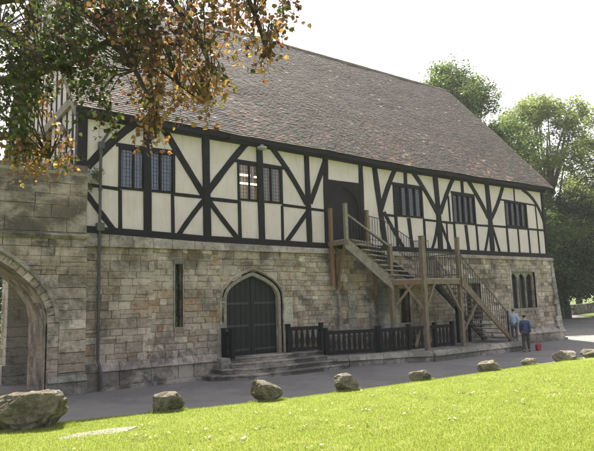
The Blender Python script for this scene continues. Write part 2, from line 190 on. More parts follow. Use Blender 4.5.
# glass
t=NT('leaded_glass')
g=t.node('ShaderNodeBsdfGlossy');g.inputs['Roughness'].default_value=.06;g.inputs[0].default_value=(.8,.82,.8,1)
t.l(t.bump(t.noise(5,3,.6),.5,.03),g.inputs['Normal'])
tr=t.node('ShaderNodeBsdfTransparent');tr.inputs[0].default_value=(.75,.75,.7,1)
fr=t.node('ShaderNodeFresnel');fr.inputs[0].default_value=2.2
mx=t.node('ShaderNodeMixShader');t.l(fr.outputs[0],mx.inputs[0]);t.l(tr.outputs[0],mx.inputs[1]);t.l(g.outputs[0],mx.inputs[2])
t.l(mx.outputs[0],t.out.inputs[0]);M_glass=t.m
t=NT('tube_light');e=t.node('ShaderNodeEmission');e.inputs[0].default_value=(1,.82,.5,1);e.inputs[1].default_value=3.5;t.l(e.outputs[0],t.out.inputs[0]);M_tube=t.m
# asphalt
t=NT('asphalt');c=t.ramp(t.noise(1.2,6,.7),[(.3,(.145,.14,.132)),(.7,(.19,.183,.173))])
c=t.mix(t.ramp(t.noise(220,2,.5),[(.5,0),(.75,.5)]),c,(.25,.25,.24))
c=t.mix(t.ramp(t.noise(.7,5,.7,dist=2),[(.6,0),(.63,.35),(.66,0)]),c,(.04,.04,.04))
c=t.mix(t.ramp(t.noise(.35,4,.6),[(.52,0),(.54,.3)]),c,(.085,.083,.08))
c=t.mix(t.ramp(t.noise(1.6,8,.75,dist=4),[(.494,0),(.5,.7),(.506,0)]),c,(.04,.04,.04))
t.bsdf(c,.85,t.bump(t.noise(150,3,.7),.5,.01),spec=.3);M_road=t.m
# grass ground
t=NT('lawn');c=t.ramp(t.noise(2.2,6,.7),[(.3,(.14,.185,.016)),(.5,(.19,.24,.022)),(.72,(.25,.27,.05))])
c=t.mix(t.ramp(t.noise(40,4,.7),[(.35,0),(.7,.6)]),c,(.08,.115,.014))
t.bsdf(c,.9,t.bump(t.noise(60,4,.7),.9,.03),spec=.2);M_lawn=t.m
t=NT('far_ground');c=t.ramp(t.noise(.4,6,.7),[(.3,(.06,.09,.02)),(.7,(.12,.14,.04))]);t.bsdf(c,.95,spec=.1);M_far=t.m
def m_rock(name,g,mo):
    t=NT(name);n=t.noise(3.5,7,.7,dist=.6)
    c=t.ramp(n,[(.3,(.10*g,.082*g,.055*g)),(.5,(.20*g,.17*g,.125*g)),(.7,(.33*g,.29*g,.23*g))])
    c=t.mix(t.ramp(t.noise(5,6,.75,dist=.7),[(.42,0),(.6,mo)]),c,(.05,.052,.022))
    c=t.mix(t.ramp(t.noise(16,4,.7),[(.6,0),(.68,.6)]),c,(.38,.36,.3))
    t.bsdf(c,.9,t.bump(t.noise(11,8,.8),1,.09),spec=.2);return t.m
M_rock=m_rock('rock_mossy',1.4,.7);M_rockp=m_rock('rock_pale',1.4,.25)
M_slab=m_plain('slab_stone',(.17,.155,.12),.9,.2,8,.5)
M_paving=m_plain('paving',(.15,.135,.125),.9,.2,3,.3)
# ---------------------------------------------------------------- facade frames
X0=-.25;X1=24.1;YB=12.6;XR0=-.5;XR1=24.3
def lerpt(x,T):
    if x<=T[0][0]:return T[0][1]
    for (a,b),(c,d) in zip(T,T[1:]):
        if x<=c:return b+(d-b)*(x-a)/(c-a)
    return T[-1][1]
sill=lambda x:lerpt(x,[(0,4.5),(3.6,4.37),(8,4.31),(16.6,4.27),(24,4.25)])      # underside of timber storey
eave=lambda x:lerpt(x,[(-.5,8.14),(2.8,8.09),(7,8.04),(9,8.01),(12,7.93),(16.6,7.93),(24.3,7.96)])
front=lambda u,z,d:(u,-d,z)
gable=lambda u,z,d:(X0-d,u,z)
STONES=[(.36,.285,.218),(.39,.318,.248),(.31,.248,.19),(.45,.375,.295),(.36,.262,.175),(.17,.138,.108),(.30,.20,.13),(.53,.46,.375),(.34,.275,.22)]
def tonefn_hall(x,z):
    r=R.random()
    if z<1.7 and x<5: w=[4,5,2,4,1,1,.5,3,4]
    elif x<.55: w=[2,0,3,0,0,5,0,0,3]
    elif x<2.4 and z>2.1: w=[3,2,3,2,3,4,4,1,1]
    elif x<4.7: w=[3,3,2,3,4,1,4,1,2]
    elif x<8: w=[3,3,3,2,4,2,3,1,2]
    elif x<16: w=[3,2,3,1,2,3,1,.5,3]
    else: w=[4,4,3,3,1,3,.5,2,5]
    c=R.choices(STONES,w)[0];k=R.uniform(.88,1.12);return tuple(v*k for v in c)
def tonefn_gate(x,z):
    c=R.choices(STONES,[5,4,4,3,.3,2,0,1.5,6])[0];k=R.uniform(.8,1.1);return tuple(v*k for v in c)
def segs(u0,u1,za,zb,ops):
    """intervals of the row za..zb as (left(za),left(zb),right(za),right(zb))"""
    zm=(za+zb)/2;L=[(u0(za),u0(zb))];out=[]
    act=[o for o in ops if o['z0']-1e-6<zm<o['z1']+1e-6];act.sort(key=lambda o:o['l'](zm))
    cl=lambda o,z:min(max(z,o['z0']),o['z1'])
    cur=(u0(za),u0(zb))
    for o in act:
        out.append((cur[0],cur[1],o['l'](cl(o,za)),o['l'](cl(o,zb))));cur=(o['r'](cl(o,za)),o['r'](cl(o,zb)))
    out.append((cur[0],cur[1],u1(za),u1(zb)))
    return [s for s in out if s[2]-s[0]>.02 or s[3]-s[1]>.02]
def backing(mb,fr,u0,u1,z0,z1,ops,d=0,step=.1,topf=None):
    cuts=sorted(set([z0,z1]+[o[k] for o in ops for k in('z0','z1') if z0<o[k]<z1]));zs=[]
    for a,b in zip(cuts,cuts[1:]):
        n=max(1,int(math.ceil((b-a)/step)));zs+=[a+(b-a)*i/n for i in range(n)]
    zs.append(z1)
    for a,b in zip(zs,zs[1:]):
        for s in segs(u0,u1,a,b,ops):
            mb.add([fr(s[0],a,d),fr(s[2],a,d),fr(s[3],b,d),fr(s[1],b,d)],[(0,1,2,3)])
def blocks(mb,fr,u0,u1,z0,z1,ops,tone,rh=(.17,.3),bw=(.2,.55),d=.03,jit=.012,topf=None,bev=.010,gap=.009,nosplit=False,jl=0,jr=0):
    z=z0
    while z<z1-.03:
        h=R.uniform(*rh);zb=z+h
        if z1-zb<rh[0]*.6:zb=z1
        SG=[list(q) for q in segs(u0,u1,z,zb,ops)]
        if SG and jl:
            q=R.uniform(0,.16);SG[0][0]-=q;SG[0][1]-=q
        if SG and jr:
            q=R.uniform(0,.16);SG[-1][2]+=q;SG[-1][3]+=q
        for s in SG:
            a=0;W=max(s[2]-s[0],s[3]-s[1])
            cuts=[0]
            while cuts[-1]<1:
                w=R.uniform(*bw)/W
                cuts.append(1 if cuts[-1]+w*1.5>1 else cuts[-1]+w)
            for ta,tb in zip(cuts,cuts[1:]):
                A=s[0]+(s[2]-s[0])*ta;B=s[0]+(s[2]-s[0])*tb;Cc=s[1]+(s[3]-s[1])*ta;D=s[1]+(s[3]-s[1])*tb
                if ta>0:A=Cc=(A+Cc)/2
                if tb<1:B=D=(B+D)/2
                if B<=A+.03 or D<=Cc+.03:
                    if max(B-A,D-Cc)<.06:continue
                    B=max(B,A+.015);D=max(D,Cc+.015)
                zt=zb
                if topf:
                    zt=min(zb,topf((A+B)/2)+R.uniform(-.05,.05))
                    if zt<z+.04:continue
                if not topf and zb-z>.2 and R.random()<.16 and not nosplit:
                    zm_=z+(zb-z)*R.uniform(.4,.6);Ax=(A+Cc)/2;Bx=(B+D)/2
                    parts=[(z,zm_,A,B,Ax,Bx),(zm_,zt,Ax,Bx,Cc,D)]
                else:parts=[(z,zt,A,B,Cc,D)]
                for (z_,zt_,A_,B_,C_,D_) in parts:one(mb,fr,A_,B_,C_,D_,z_,zt_,d,jit,gap,bev,tone)
        z=zb
def one(mb,fr,A,B,Cc,D,z,zt,d,jit,gap,bev,tone):
                zb=zt
                dd=d+R.uniform(-jit,jit);g=gap/2;r_=lambda:R.uniform(-.009,.009)
                o=[(A+g+r_(),z+g+r_()),(B-g+r_(),z+g+r_()),(D-g+r_(),zt-g+r_()),(Cc+g+r_(),zt-g+r_())]
                i=[(o[0][0]+bev,o[0][1]+bev),(o[1][0]-bev,o[1][1]+bev),(o[2][0]-bev,o[2][1]-bev),(o[3][0]+bev,o[3][1]-bev)]
                if B-A<.05 and D-Cc<.05:return
                vs=[fr(u,v,-.05) for u,v in o]+[fr(u,v,dd-.012) for u,v in o]+[fr(u,v,dd) for u,v in i]
                if fr is gable: fs=[(k,4+k,4+(k+1)%4,(k+1)%4) for k in range(4)]+[(4+k,8+k,8+(k+1)%4,4+(k+1)%4) for k in range(4)]+[(11,10,9,8)]
                else: fs=[(k,(k+1)%4,4+(k+1)%4,4+k) for k in range(4)]+[(4+k,4+(k+1)%4,8+(k+1)%4,8+k) for k in range(4)]+[(8,9,10,11)]
                mb.add(vs,fs,tone((A+B)/2,(z+zb)/2))
K=lambda v:(lambda z:v)
def rect(x0,x1,z0,z1):return dict(z0=z0,z1=z1,l=K(x0),r=K(x1))
def pointed(xc,w,z0,zs,za,n=2.4):
    def hw(z):
        if z<=zs:return w
        return w*max(0,1-((z-zs)/(za-zs))**n)
    return dict(z0=z0,z1=za,l=lambda z:xc-hw(z),r=lambda z:xc+hw(z),xc=xc,w=w,zs=zs,za=za,hw=hw)
def archpts(o,m=14):
    zs=[o['z0']]+[o['zs']+(o['za']-o['zs'])*math.sin(PI/2*i/m) for i in range(m+1)]
    return [(o['l'](z),z) for z in zs]+[(o['r'](z),z) for z in zs[::-1][1:]]
def band(mb,fr,pts,win,wout,d0,d1,flip=1,c=None):
    """strip following pts, offset outward win..wout, from depth d0 (back) to d1 (front)"""
    n=len(pts);xm=sum(p[0] for p in pts)/n
    N=[]
    for i in range(n):
        a=pts[max(i-1,0)];b=pts[min(i+1,n-1)];dx,dz=b[0]-a[0],b[1]-a[1];L=math.hypot(dx,dz) or 1
        N.append((-dz/L,dx/L))
    vs=[]
    for (x,z),(nx,nz) in zip(pts,N):
        for off,d in((win,d0),(win,d1-.02),(win+.02,d1),(wout-.02,d1),(wout,d1-.02),(wout,d0)):
            vs.append(fr(x+nx*off*flip,z+nz*off*flip,d))
    fs=[]
    for i in range(n-1):
        for k in range(5):
            fs.append((i*6+k,i*6+k+1,(i+1)*6+k+1,(i+1)*6+k))
    fs+=[tuple(range(6)),tuple((n-1)*6+k for k in range(6))[::-1]]
    mb.add(vs,fs,c)
def timber(name,path,w,mat,parent,fr=front,d0=-.03,d1=.045,taper=1):
    n=len(path);mb=MB();vs=[]
    # resample
    P=[]
    for (a,b) in zip(path,path[1:]):
        L=math.hypot(b[0]-a[0],b[1]-a[1]);m=max(1,int(L/.5))
        P+=[(a[0]+(b[0]-a[0])*i/m,a[1]+(b[1]-a[1])*i/m) for i in range(m)]
    P.append(path[-1])
    if len(path)==3: # smooth quadratic curve through the three points
        a,b,c=path;q=(2*b[0]-(a[0]+c[0])/2,2*b[1]-(a[1]+c[1])/2)
        P=[((1-t)**2*a[0]+2*t*(1-t)*q[0]+t*t*c[0],(1-t)**2*a[1]+2*t*(1-t)*q[1]+t*t*c[1]) for t in [i/8 for i in range(9)]]
    n=len(P);jj=R.uniform(-.008,.008)
    for i,(x,z) in enumerate(P):
        a=P[max(i-1,0)];b=P[min(i+1,n-1)];dx,dz=b[0]-a[0],b[1]-a[1];L=math.hypot(dx,dz) or 1
        nx,nz=-dz/L,dx/L;h=w/2*(1+R.uniform(-.08,.08));dd=d1+jj
        for off,d in((-h,d0),(-h,dd-.012),(-h+.012,dd),(h-.012,dd),(h,dd-.012),(h,d0)):
            vs.append(fr(x+nx*off,z+nz*off,d))
    fs=[]
    for i in range(n-1):
        for k in range(6):fs.append((i*6+k,i*6+(k+1)%6,(i+1)*6+(k+1)%6,(i+1)*6+k))
    fs+=[tuple(range(6))[::-1],tuple((n-1)*6+k for k in range(6))]
    mb.add(vs,fs);return mb.build(name,mat,parent)
# ================================================================ the hall
hall=empty('timber_framed_hall',(0,0,0),'long medieval hall, black timber framing over stone ground storey, steep brown tiled roof','hall')
W_UP=[(.98,2.74,5.92,7.17),(5.12,6.92,5.9,7.17),(12.62,14.34,5.82,7.1),(16.38,17.96,5.72,7.03),(20.37,22.17,5.8,7.0)]
o_up=[rect(*w) for w in W_UP]+[pointed(9.88,.74,4.55,5.95,6.78,2.4)]
mb=MB();backing(mb,front,K(X0),K(X1-.25),4.2,8.2,o_up,0.0,.25)
mb.build('plaster_wall',M_plaster,hall)
door1=pointed(5.62,1.02,.5,2.45,3.27,2.4)
o_lo=[rect(2.76,3.02,1.66,3.63),door1,rect(12.6,13.2,1.35,2.75),rect(16.9,17.95,.95,2.95),rect(20.4,22.4,1.7,3.5)]
cop=lambda x:sill(x)-.02
mb=MB();backing(mb,front,K(X0+.1),K(X1),0,4.1,o_lo,.0,.15)
mb.box(X0+.1,.05,-.3,X1,.4,.0)
mb.build('mortar_bed',M_mortar,hall)
# ashlar: big openings get a slightly wider gap for dressed surrounds
sur=[rect(2.72,3.06,1.6,3.68),pointed(5.62,1.2,.5,2.5,3.5,2.4),rect(12.42,13.38,1.2,2.95),rect(16.75,18.1,.8,3.1),rect(20.25,22.55,1.55,3.66)]
mb=MB();SE=[X0+.15,2.0,4.3,7.6,9.2,11.2,14.2,16.2,19.2,20.15,22.65,24.1]
for i_,(a_,b_) in enumerate(zip(SE,SE[1:])):
    cls=(.13,.22) if i_ in(3,6,8) else ((.15,.27) if i_%2 else (.18,.32))
    j=lambda v,e:(lambda z:v+(R.uniform(-.1,.12) if e else 0))
    L_={};
    def ed(v,e,D={}):
        return lambda z:v
    blocks(mb,front,ed(a_,i_>0),ed(b_,i_<len(SE)-2),.5,4.1,[q for q in sur if q['r'](q['z0']+.05)>a_-.2 and q['l'](q['z0']+.05)<b_+.2],tonefn_hall,cls,(.16,.5) if i_%2 else (.22,.62),jit=.016,jl=int(i_ not in(0,10)),jr=int(i_ not in(9,len(SE)-2)))
mb.build('stone_wall',M_stone,hall,attr=True)
# coping ledge under the timber storey
mb=MB();x=-.2
while x<24.1:
    w=R.uniform(.6,1.1);x2=min(x+w,24.15);k=R.uniform(.85,1.1);c=(.27*k,.232*k,.2*k)
    za,zb=sill(x)-.005,sill(x2)-.005
    mb.hexa([(x+.004,-.13,4.09),(x2-.004,-.13,4.09),(x2-.004,.1,4.09),(x+.004,.1,4.09)],[(x+.004,-.075,za),(x2-.004,-.075,zb),(x2-.004,.1,zb),(x+.004,.1,za)],c)
    x=x2
mb.build('coping_ledge',M_dress,hall,attr=True,bevel=.012)
# plinth: chamfered, left of the steps and at the right end
def plinth(xa,xb,ztop,dep,name='plinth'):
    mb=MB();x=xa
    while x<xb-.01:
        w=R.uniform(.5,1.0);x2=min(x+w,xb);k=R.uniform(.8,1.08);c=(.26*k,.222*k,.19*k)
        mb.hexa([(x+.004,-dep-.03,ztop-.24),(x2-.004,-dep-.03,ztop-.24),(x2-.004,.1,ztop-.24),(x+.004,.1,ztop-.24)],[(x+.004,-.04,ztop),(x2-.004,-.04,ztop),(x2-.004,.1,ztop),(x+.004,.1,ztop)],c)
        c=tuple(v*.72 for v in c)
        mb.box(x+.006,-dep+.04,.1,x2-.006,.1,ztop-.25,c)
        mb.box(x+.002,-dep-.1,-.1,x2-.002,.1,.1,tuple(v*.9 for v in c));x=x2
    return mb.build(name,M_stone,hall,attr=True,bevel=.012)
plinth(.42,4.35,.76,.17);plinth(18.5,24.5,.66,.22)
mb=MB();x=7.4
while x<18.4:
    x2=min(x+R.uniform(.6,1),18.4);k=R.uniform(.85,1.1);c=(.25*k,.23*k,.19*k)
    mb.hexa([(x,-.12,1.02),(x2-.006,-.12,1.02),(x2-.006,0,1.02),(x,0,1.02)],[(x,-.04,1.24),(x2-.006,-.04,1.24),(x2-.006,0,1.24),(x,0,1.24)],c);x=x2
mb.build('string_course',M_dress,hall,attr=True,bevel=.01)
# stone pilaster and stub shafts behind the staircase
def pile(name,x0,x1,z0,z1,dep,top=.25,tone=None):
    mb=MB();z=z0
    while z<z1-.01:
        h=min(R.uniform(.25,.4),z1-z);c=tone() if tone else (lambda k:(.2*k,.19*k,.165*k))(R.uniform(.85,1.1))
        mb.box(x0+R.uniform(0,.01),-dep+R.uniform(0,.012),z,x1-R.uniform(0,.01),.02,z+h-.006,c);z+=h
    mb.hexa([(x0,-dep,z1),(x1,-dep,z1),(x1,.02,z1),(x0,.02,z1)],[(x0,-.04,z1+top),(x1,-.04,z1+top),(x1,.02,z1+top),(x0,.02,z1+top)],(.27,.26,.22))
    return mb.build(name,M_dress,hall,attr=True,bevel=.012)
pile('pilaster',11.35,12.15,.3,2.85,.42)
pale=lambda:(lambda k:(.32*k,.285*k,.235*k))(R.uniform(.7,1.0))
pile('stone_shaft',9.28,9.42,.5,2.55,.16,.05,pale);pile('stone_shaft',10.95,11.12,.5,2.3,.16,.05,pale)
mb=MB()
for z,x,w in ((1.3,9.85,.5),(1.65,9.8,.42),(2.0,9.85,.36),(2.3,9.82,.38)):mb.box(x,-.06,z,x+w,.0,z+.3,pale())
mb.build('blocked_window_quoins',M_dress,hall,attr=True,bevel=.012)
# ---- lead-lit slit
def lattice(mb,x0,x1,z0,z1,y,dx,dz,r=.008):
    n=max(1,round((x1-x0)/dx));m=max(1,round((z1-z0)/dz))
    for i in range(1,n):
        x=x0+(x1-x0)*i/n;mb.box(x-r,y-r,z0,x+r,y+r,z1)
    for j in range(1,m):
        z=z0+(z1-z0)*j/m;mb.box(x0,y-r*.8,z-r,x1,y+r*.8,z+r)
def reveal(mb,pts,d0,d1,tone,fr=front,nd=1):
    for a,b in zip(pts,pts[1:]):
        L=math.hypot(b[0]-a[0],b[1]-a[1]);m=max(1,round(L/.3))
        for i in range(m):
            p=(a[0]+(b[0]-a[0])*i/m,a[1]+(b[1]-a[1])*i/m);q=(a[0]+(b[0]-a[0])*(i+1)/m,a[1]+(b[1]-a[1])*(i+1)/m)
            for k in range(nd):
                e0=d0+(d1-d0)*k/nd;e1=d0+(d1-d0)*(k+1)/nd
                mb.add([fr(p[0],p[1],e0),fr(q[0],q[1],e0),fr(q[0],q[1],e1),fr(p[0],p[1],e1)],[(0,1,2,3)],tone(0,0))
def rpts(x0,x1,z0,z1):return [(x0,z0),(x0,z1),(x1,z1),(x1,z0),(x0,z0)]
def stone_window(x0,x1,z0,z1,lights,head=False,wout=.15,**tg):
    mb=MB();reveal(mb,rpts(x0,x1,z0,z1),.03,-.32,tonefn_gate)
    # surround of quoins
    z=z0-.12
    mb.box(x0-wout,-.06,z0-.16,x1+wout,.05,z0,pale())
    mb.box(x0-wout,-.045,z1,x1+wout,.05,z1+.16,tuple(v*.8 for v in pale()))
    z=z0
    while z<z1-.02:
        h=min(R.uniform(.22,.38),z1-z)
        for s,xx in((-1,x0),(1,x1)):
            w=wout*R.uniform(.8,1);a,b=(xx-w,xx) if s<0 else (xx,xx+w)
            mb.box(a,-.045,z,b,.05,z+h-.006,pale())
        z+=h
    f=mb.build('window',M_dress,hall,attr=True,**tg)
    W=(x1-x0)/lights
    for i in range(1,lights):
        m=MB();x=x0+W*i;m.tube([(x,.12,z0),(x,.12,z1)],.055,6,c=pale());m.build('mullion',M_dress,f,attr=True)
    if head:
        m=MB()
        for i in range(lights):
            xc=x0+W*(i+.5);o=pointed(xc,W/2-.05,z1-.45,z1-.4,z1-.06,2)
            zs=[z1-.4+.34*k/8 for k in range(9)]
            for a,b in zip(zs,zs[1:]):
                for sg in(-1,1):
                    m.hexa([(xc+sg*o['hw'](a),.08,a),(xc+sg*W/2,.08,a),(xc+sg*W/2,.16,a),(xc+sg*o['hw'](a),.16,a)],[(xc+sg*o['hw'](b),.08,b),(xc+sg*W/2,.08,b),(xc+sg*W/2,.16,b),(xc+sg*o['hw'](b),.16,b)],(.26,.25,.21))
            m.box(xc-W/2,.08,z1-.06,xc+W/2,.16,z1,(.26,.25,.21))
        m.build('tracery',M_dress,f,attr=True)
    m=MB();lattice(m,x0,x1,z0,z1,.2,.13,.16,.007);m.build('leading',M_iron,f)
    m=MB();m.add([(x0,.21,z0),(x1,.21,z0),(x1,.21,z1),(x0,.21,z1)],[(0,1,2,3)]);m.build('pane',M_glass,f)
    m=MB();m.box(x0-.1,.35,z0-.1,x1+.1,.9,z1+.1);m.build('dark_interior',M_inside,f)
    return f
stone_window(2.76,3.02,1.66,3.63,1,wout=.04,label='tall narrow slit window')
stone_window(12.6,13.2,1.35,2.75,1,wout=.18)
stone_window(16.9,17.95,.95,2.95,2,wout=.15)
stone_window(20.4,22.4,1.7,3.5,3,True,.15,label='wide three-light window with arched heads')
# ---- ground floor door
dp=archpts(door1)
ar=MB();band(ar,front,dp,.0,.10,-.3,-.06,1,(.24,.20,.14));band(ar,front,dp,.10,.2,-.1,.0,1,(.30,.25,.175))
band(ar,front,dp[1:-1],.2,.27,-.05,.06,1,(.28,.24,.18))
z=.5
while z<2.5:
    h=R.uniform(.22,.34)
    ar.box(6.85,-.05,z,7.12+R.choice((0,.12)),.03,z+h-.006,(lambda k:(.40*k,.37*k,.30*k))(R.uniform(.95,1.15)))
    ar.box(4.22+R.choice((0,.1)),-.045,z,4.4,.03,z+h-.006,(lambda k:(.32*k,.30*k,.25*k))(R.uniform(.8,1)));z+=h
door=ar.build('arched_doorway',M_dress,hall,attr=True)
for s in(-1,1):
    m=MB();xc=5.62;hw=door1['hw'];zs=[.52]+[2.45+.82*math.sin(PI/2*i/10) for i in range(11)]
    n=5
    for k in range(n):      # vertical planks
        for a,b in zip(zs,zs[1:]):
            fa=[min((k)/n*1.02,hw(a)),min((k+.93)/n*1.02,hw(a))];fb=[min(k/n*1.02,hw(b)),min((k+.93)/n*1.02,hw(b))]
            if fa[1]-fa[0]<.002:continue
            fa=[v+.01 for v in fa];fb=[v+.01 for v in fb]
            m.hexa([(xc+s*fa[0],.16,a),(xc+s*fa[1],.16,a),(xc+s*fa[1],.24,a),(xc+s*fa[0],.24,a)],[(xc+s*fb[0],.16,b),(xc+s*fb[1],.16,b),(xc+s*fb[1],.24,b),(xc+s*fb[0],.24,b)])
    m.box(xc-1.02 if s<0 else xc,.2,.52,xc if s<0 else xc+1.02,.26,2.4)
    leaf=m.build('door_leaf',M_door,door)
    for zz in(.75,1.55,2.3):
        h_=MB();h_.box(min(xc+s*.12,xc+s*.98),.145,zz,max(xc+s*.12,xc+s*.98),.16,zz+.07);h_.build('hinge_strap',M_iron,leaf)
    h_=MB();h_.tube([(xc+s*.1,.14,1.5),(xc+s*.1,.09,1.5),(xc+s*.1,.09,1.38),(xc+s*.1,.14,1.38)],.012,6);h_.build('handle',M_iron,leaf)
m=MB();m.box(4.5,.3,.4,6.75,.6,3.4);m.build('door_backing',M_inside,door)
# ---- timber frame
T_POST=[([(1.84,8.1),(1.87,4.5)],.24),([(3.87,8.1),(3.91,4.45)],.26),([(5.99,8.1),(6.03,4.4)],.24),([(8.08,8.05),(8.11,4.4)],.22),([(9.0,8.05),(8.95,4.4)],.24),([(10.81,8),(10.78,4.4)],.22),
([(11.55,8),(11.78,6.1),(12.02,4.3)],.27),([(15.26,8),(15.36,6.1),(15.35,4.3)],.3),([(18.99,8),(19.07,6.1),(19.08,4.3)],.31),([(23.68,8.0),(23.74,4.25)],.2)]
T_BRACE=[([(1.51,8.06),(.74,7.31),(.02,6.45)],.24),([(2.37,8.0),(3.03,7.03),(3.81,5.9)],.22),([(5.54,8.0),(4.73,7.06),(3.84,5.9)],.22),([(6.46,7.98),(7.27,7.05),(8.03,5.95)],.2),
([(9.05,7.9),(8.67,7.0),(8.2,6.0)],.2),([(12.81,7.85),(12.32,7.03),(11.85,6.02)],.22),([(13.8,7.85),(14.58,7.02),(15.28,6.08)],.22),([(16.62,7.86),(16.13,7.2),(15.5,6.1)],.22),
([(17.6,7.8),(18.28,7.01),(18.95,6.1)],.22),([(20.32,7.8),(19.83,6.93),(19.2,6.1)],.2),([(21.95,7.75),(23.05,7.15),(23.72,6.05)],.18),
([(0,5.67),(.41,5.13),(.92,4.5)],.16),([(3.81,5.76),(3.3,5.13),(2.85,4.48)],.16),([(3.97,5.77),(4.5,5.13),(5.13,4.45)],.16),([(8.04,5.64),(7.52,5.01),(7.01,4.42)],.16),
([(12.0,5.9),(12.55,5.1),(13.1,4.36)],.16),([(15.3,5.75),(15.05,4.95),(14.73,4.33)],.14),([(15.42,5.75),(15.78,4.98),(16.1,4.33)],.14),([(19.03,5.8),(18.74,5.0),(18.46,4.33)],.13),([(19.13,5.8),(19.44,5.03),(19.67,4.33)],.13)]
T_STUD=[([(1.0,5.85),(1.02,4.5)],.12),([(2.69,5.87),(2.71,4.45)],.11),([(5.14,5.83),(5.15,4.4)],.13),([(6.92,5.79),(6.91,4.4)],.11),([(12.67,5.78),(12.71,4.35)],.16),([(13.44,5.74),(13.57,4.35)],.2),([(14.39,5.71),(14.39,4.35)],.13),
([(15.88,5.66),(15.85,4.35)],.09),([(16.39,5.65),(16.43,4.35)],.14),([(17.21,5.64),(17.31,4.35)],.19),([(17.98,5.64),(18.01,4.35)],.12),([(20.37,5.66),(20.39,4.33)],.13),([(21.3,5.66),(21.31,4.33)],.11),([(22.2,5.7),(22.22,4.33)],.13),([(23.06,5.69),(23.07,4.33)],.1),
([(13.39,7.85),(13.37,7.18)],.2),([(17.14,7.85),(17.14,7.1)],.2),([(21.23,7.85),(21.22,7.08)],.1),([(23.02,7.02),(23.06,5.75)],.08),([(16.1,6.92),(16.13,5.75)],.1)]
T_RAIL=[([(-.01,5.92),(1.0,5.87)],.11),([(2.71,5.87),(3.84,5.85)],.11),([(3.95,5.82),(5.13,5.8)],.12),([(6.92,5.83),(8.05,5.79)],.1),([(8.18,5.77),(8.86,5.75)],.1),([(11.95,5.8),(12.58,5.78)],.1),([(14.34,5.73),(16.4,5.68)],.1),
([(17.91,5.68),(18.97,5.69)],.1),([(19.19,5.71),(23.7,5.7)],.1),([(.86,7.25),(2.89,7.25)],.12),([(4.88,7.25),(7.28,7.2)],.12),([(20.07,7.07),(23.1,7.0)],.08),([(12.5,7.17),(14.5,7.15)],.12),([(16.3,7.12),(18.0,7.1)],.12),([(9.1,6.92),(10.7,6.93)],.14)]
for k,(p,w) in enumerate(T_POST):timber('post',p,w,M_black,hall,d1=.05)
for k,(p,w) in enumerate(T_BRACE):timber('brace',p,w,M_black,hall,d1=.042)
for k,(p,w) in enumerate(T_STUD):timber('stud',p,w,M_black,hall,d1=.034)
for k,(p,w) in enumerate(T_RAIL):timber('rail',p,w,M_black,hall,d1=.027)
m=MB();m.box(X0-.03,-.05,sill(0)+.0,0.0,.24,8.15);m.build('post',M_black,hall,label='corner post of the frame')
def along(name,zf,z0,z1,y0,y1,mat,xa=-.28,xb=23.95,st=.8):
    m=MB();n=int((xb-xa)/st);vs=[];fs=[]
    for i in range(n+1):
        x=xa+(xb-xa)*i/n;z=zf(x);w=R.uniform(-.008,.008)
        vs+=[(x,y0+w,z+z0+w),(x,y0+w,z+z1+w),(x,y1,z+z1),(x,y1,z+z0)]
    for i in range(n):
        for k in range(4):fs.append((4*i+k,4*i+(k+1)%4,4*i+4+(k+1)%4,4*i+4+k))
    fs+=[(0,1,2,3),tuple(4*n+k for k in range(4))]
    m.add(vs,fs);return m.build(name,mat,hall)
along('sill_beam',sill,0,.2,-.075,.05,M_black)
along('wall_plate',eave,-.22,.12,-.10,.05,M_black)
along('eaves_board',eave,-.16,-.012,-.33,-.30,M_black,-.45,24.25)
along('soffit',eave,-.03,-.015,-.30,.05,M_black,-.45,24.25)
# ---- upper windows
for k,(x0,x1,z0,z1) in enumerate(W_UP):
    lab=['four-light leaded window near the drainpipe','four-light leaded window with lit ceiling lights behind','leaded window beside the upper door',None,None][k]
    m=MB()
    for a in((x0-.04,z0-.05,x1+.04,z0+.03),(x0-.04,z1-.03,x1+.04,z1+.05),(x0-.04,z0,x0+.045,z1),(x1-.045,z0,x1+.04,z1)):m.box(a[0],-.03,a[1],a[2],.06,a[3])
    wdw=m.build('window',M_black,hall,label=lab)
    n=4
    m=MB()
    for i in range(1,n):
        x=x0+(x1-x0)*i/n;w=.09 if i==2 else .05
        if i==2 and k<2:w=.05
        m.box(x-w/2,-.02,z0,x+w/2,.055,z1)
    m.build('mullion',M_black,wdw)
    for i in range(n):
        a=x0+.04+(x1-x0-.08)*i/n;b=x0+.04+(x1-x0-.08)*(i+1)/n;tl=R.uniform(-.012,.012)
        if k==2 and i==0:
            m=MB();m.box(a,.045,z0,b,.065,z1);m.build('dark_casement',M_black,wdw);continue  # black panel stands in for the dark of an open casement
        m=MB();m.add([(a,.05+tl,z0),(b,.05-tl,z0),(b,.05-tl,z1),(a,.05+tl,z1)],[(0,1,2,3)]);p=m.build('pane',M_glass,wdw)
    m=MB();lattice(m,x0,x1,z0,z1,.035,.11,.13,.0045);m.build('leading',M_iron,wdw)
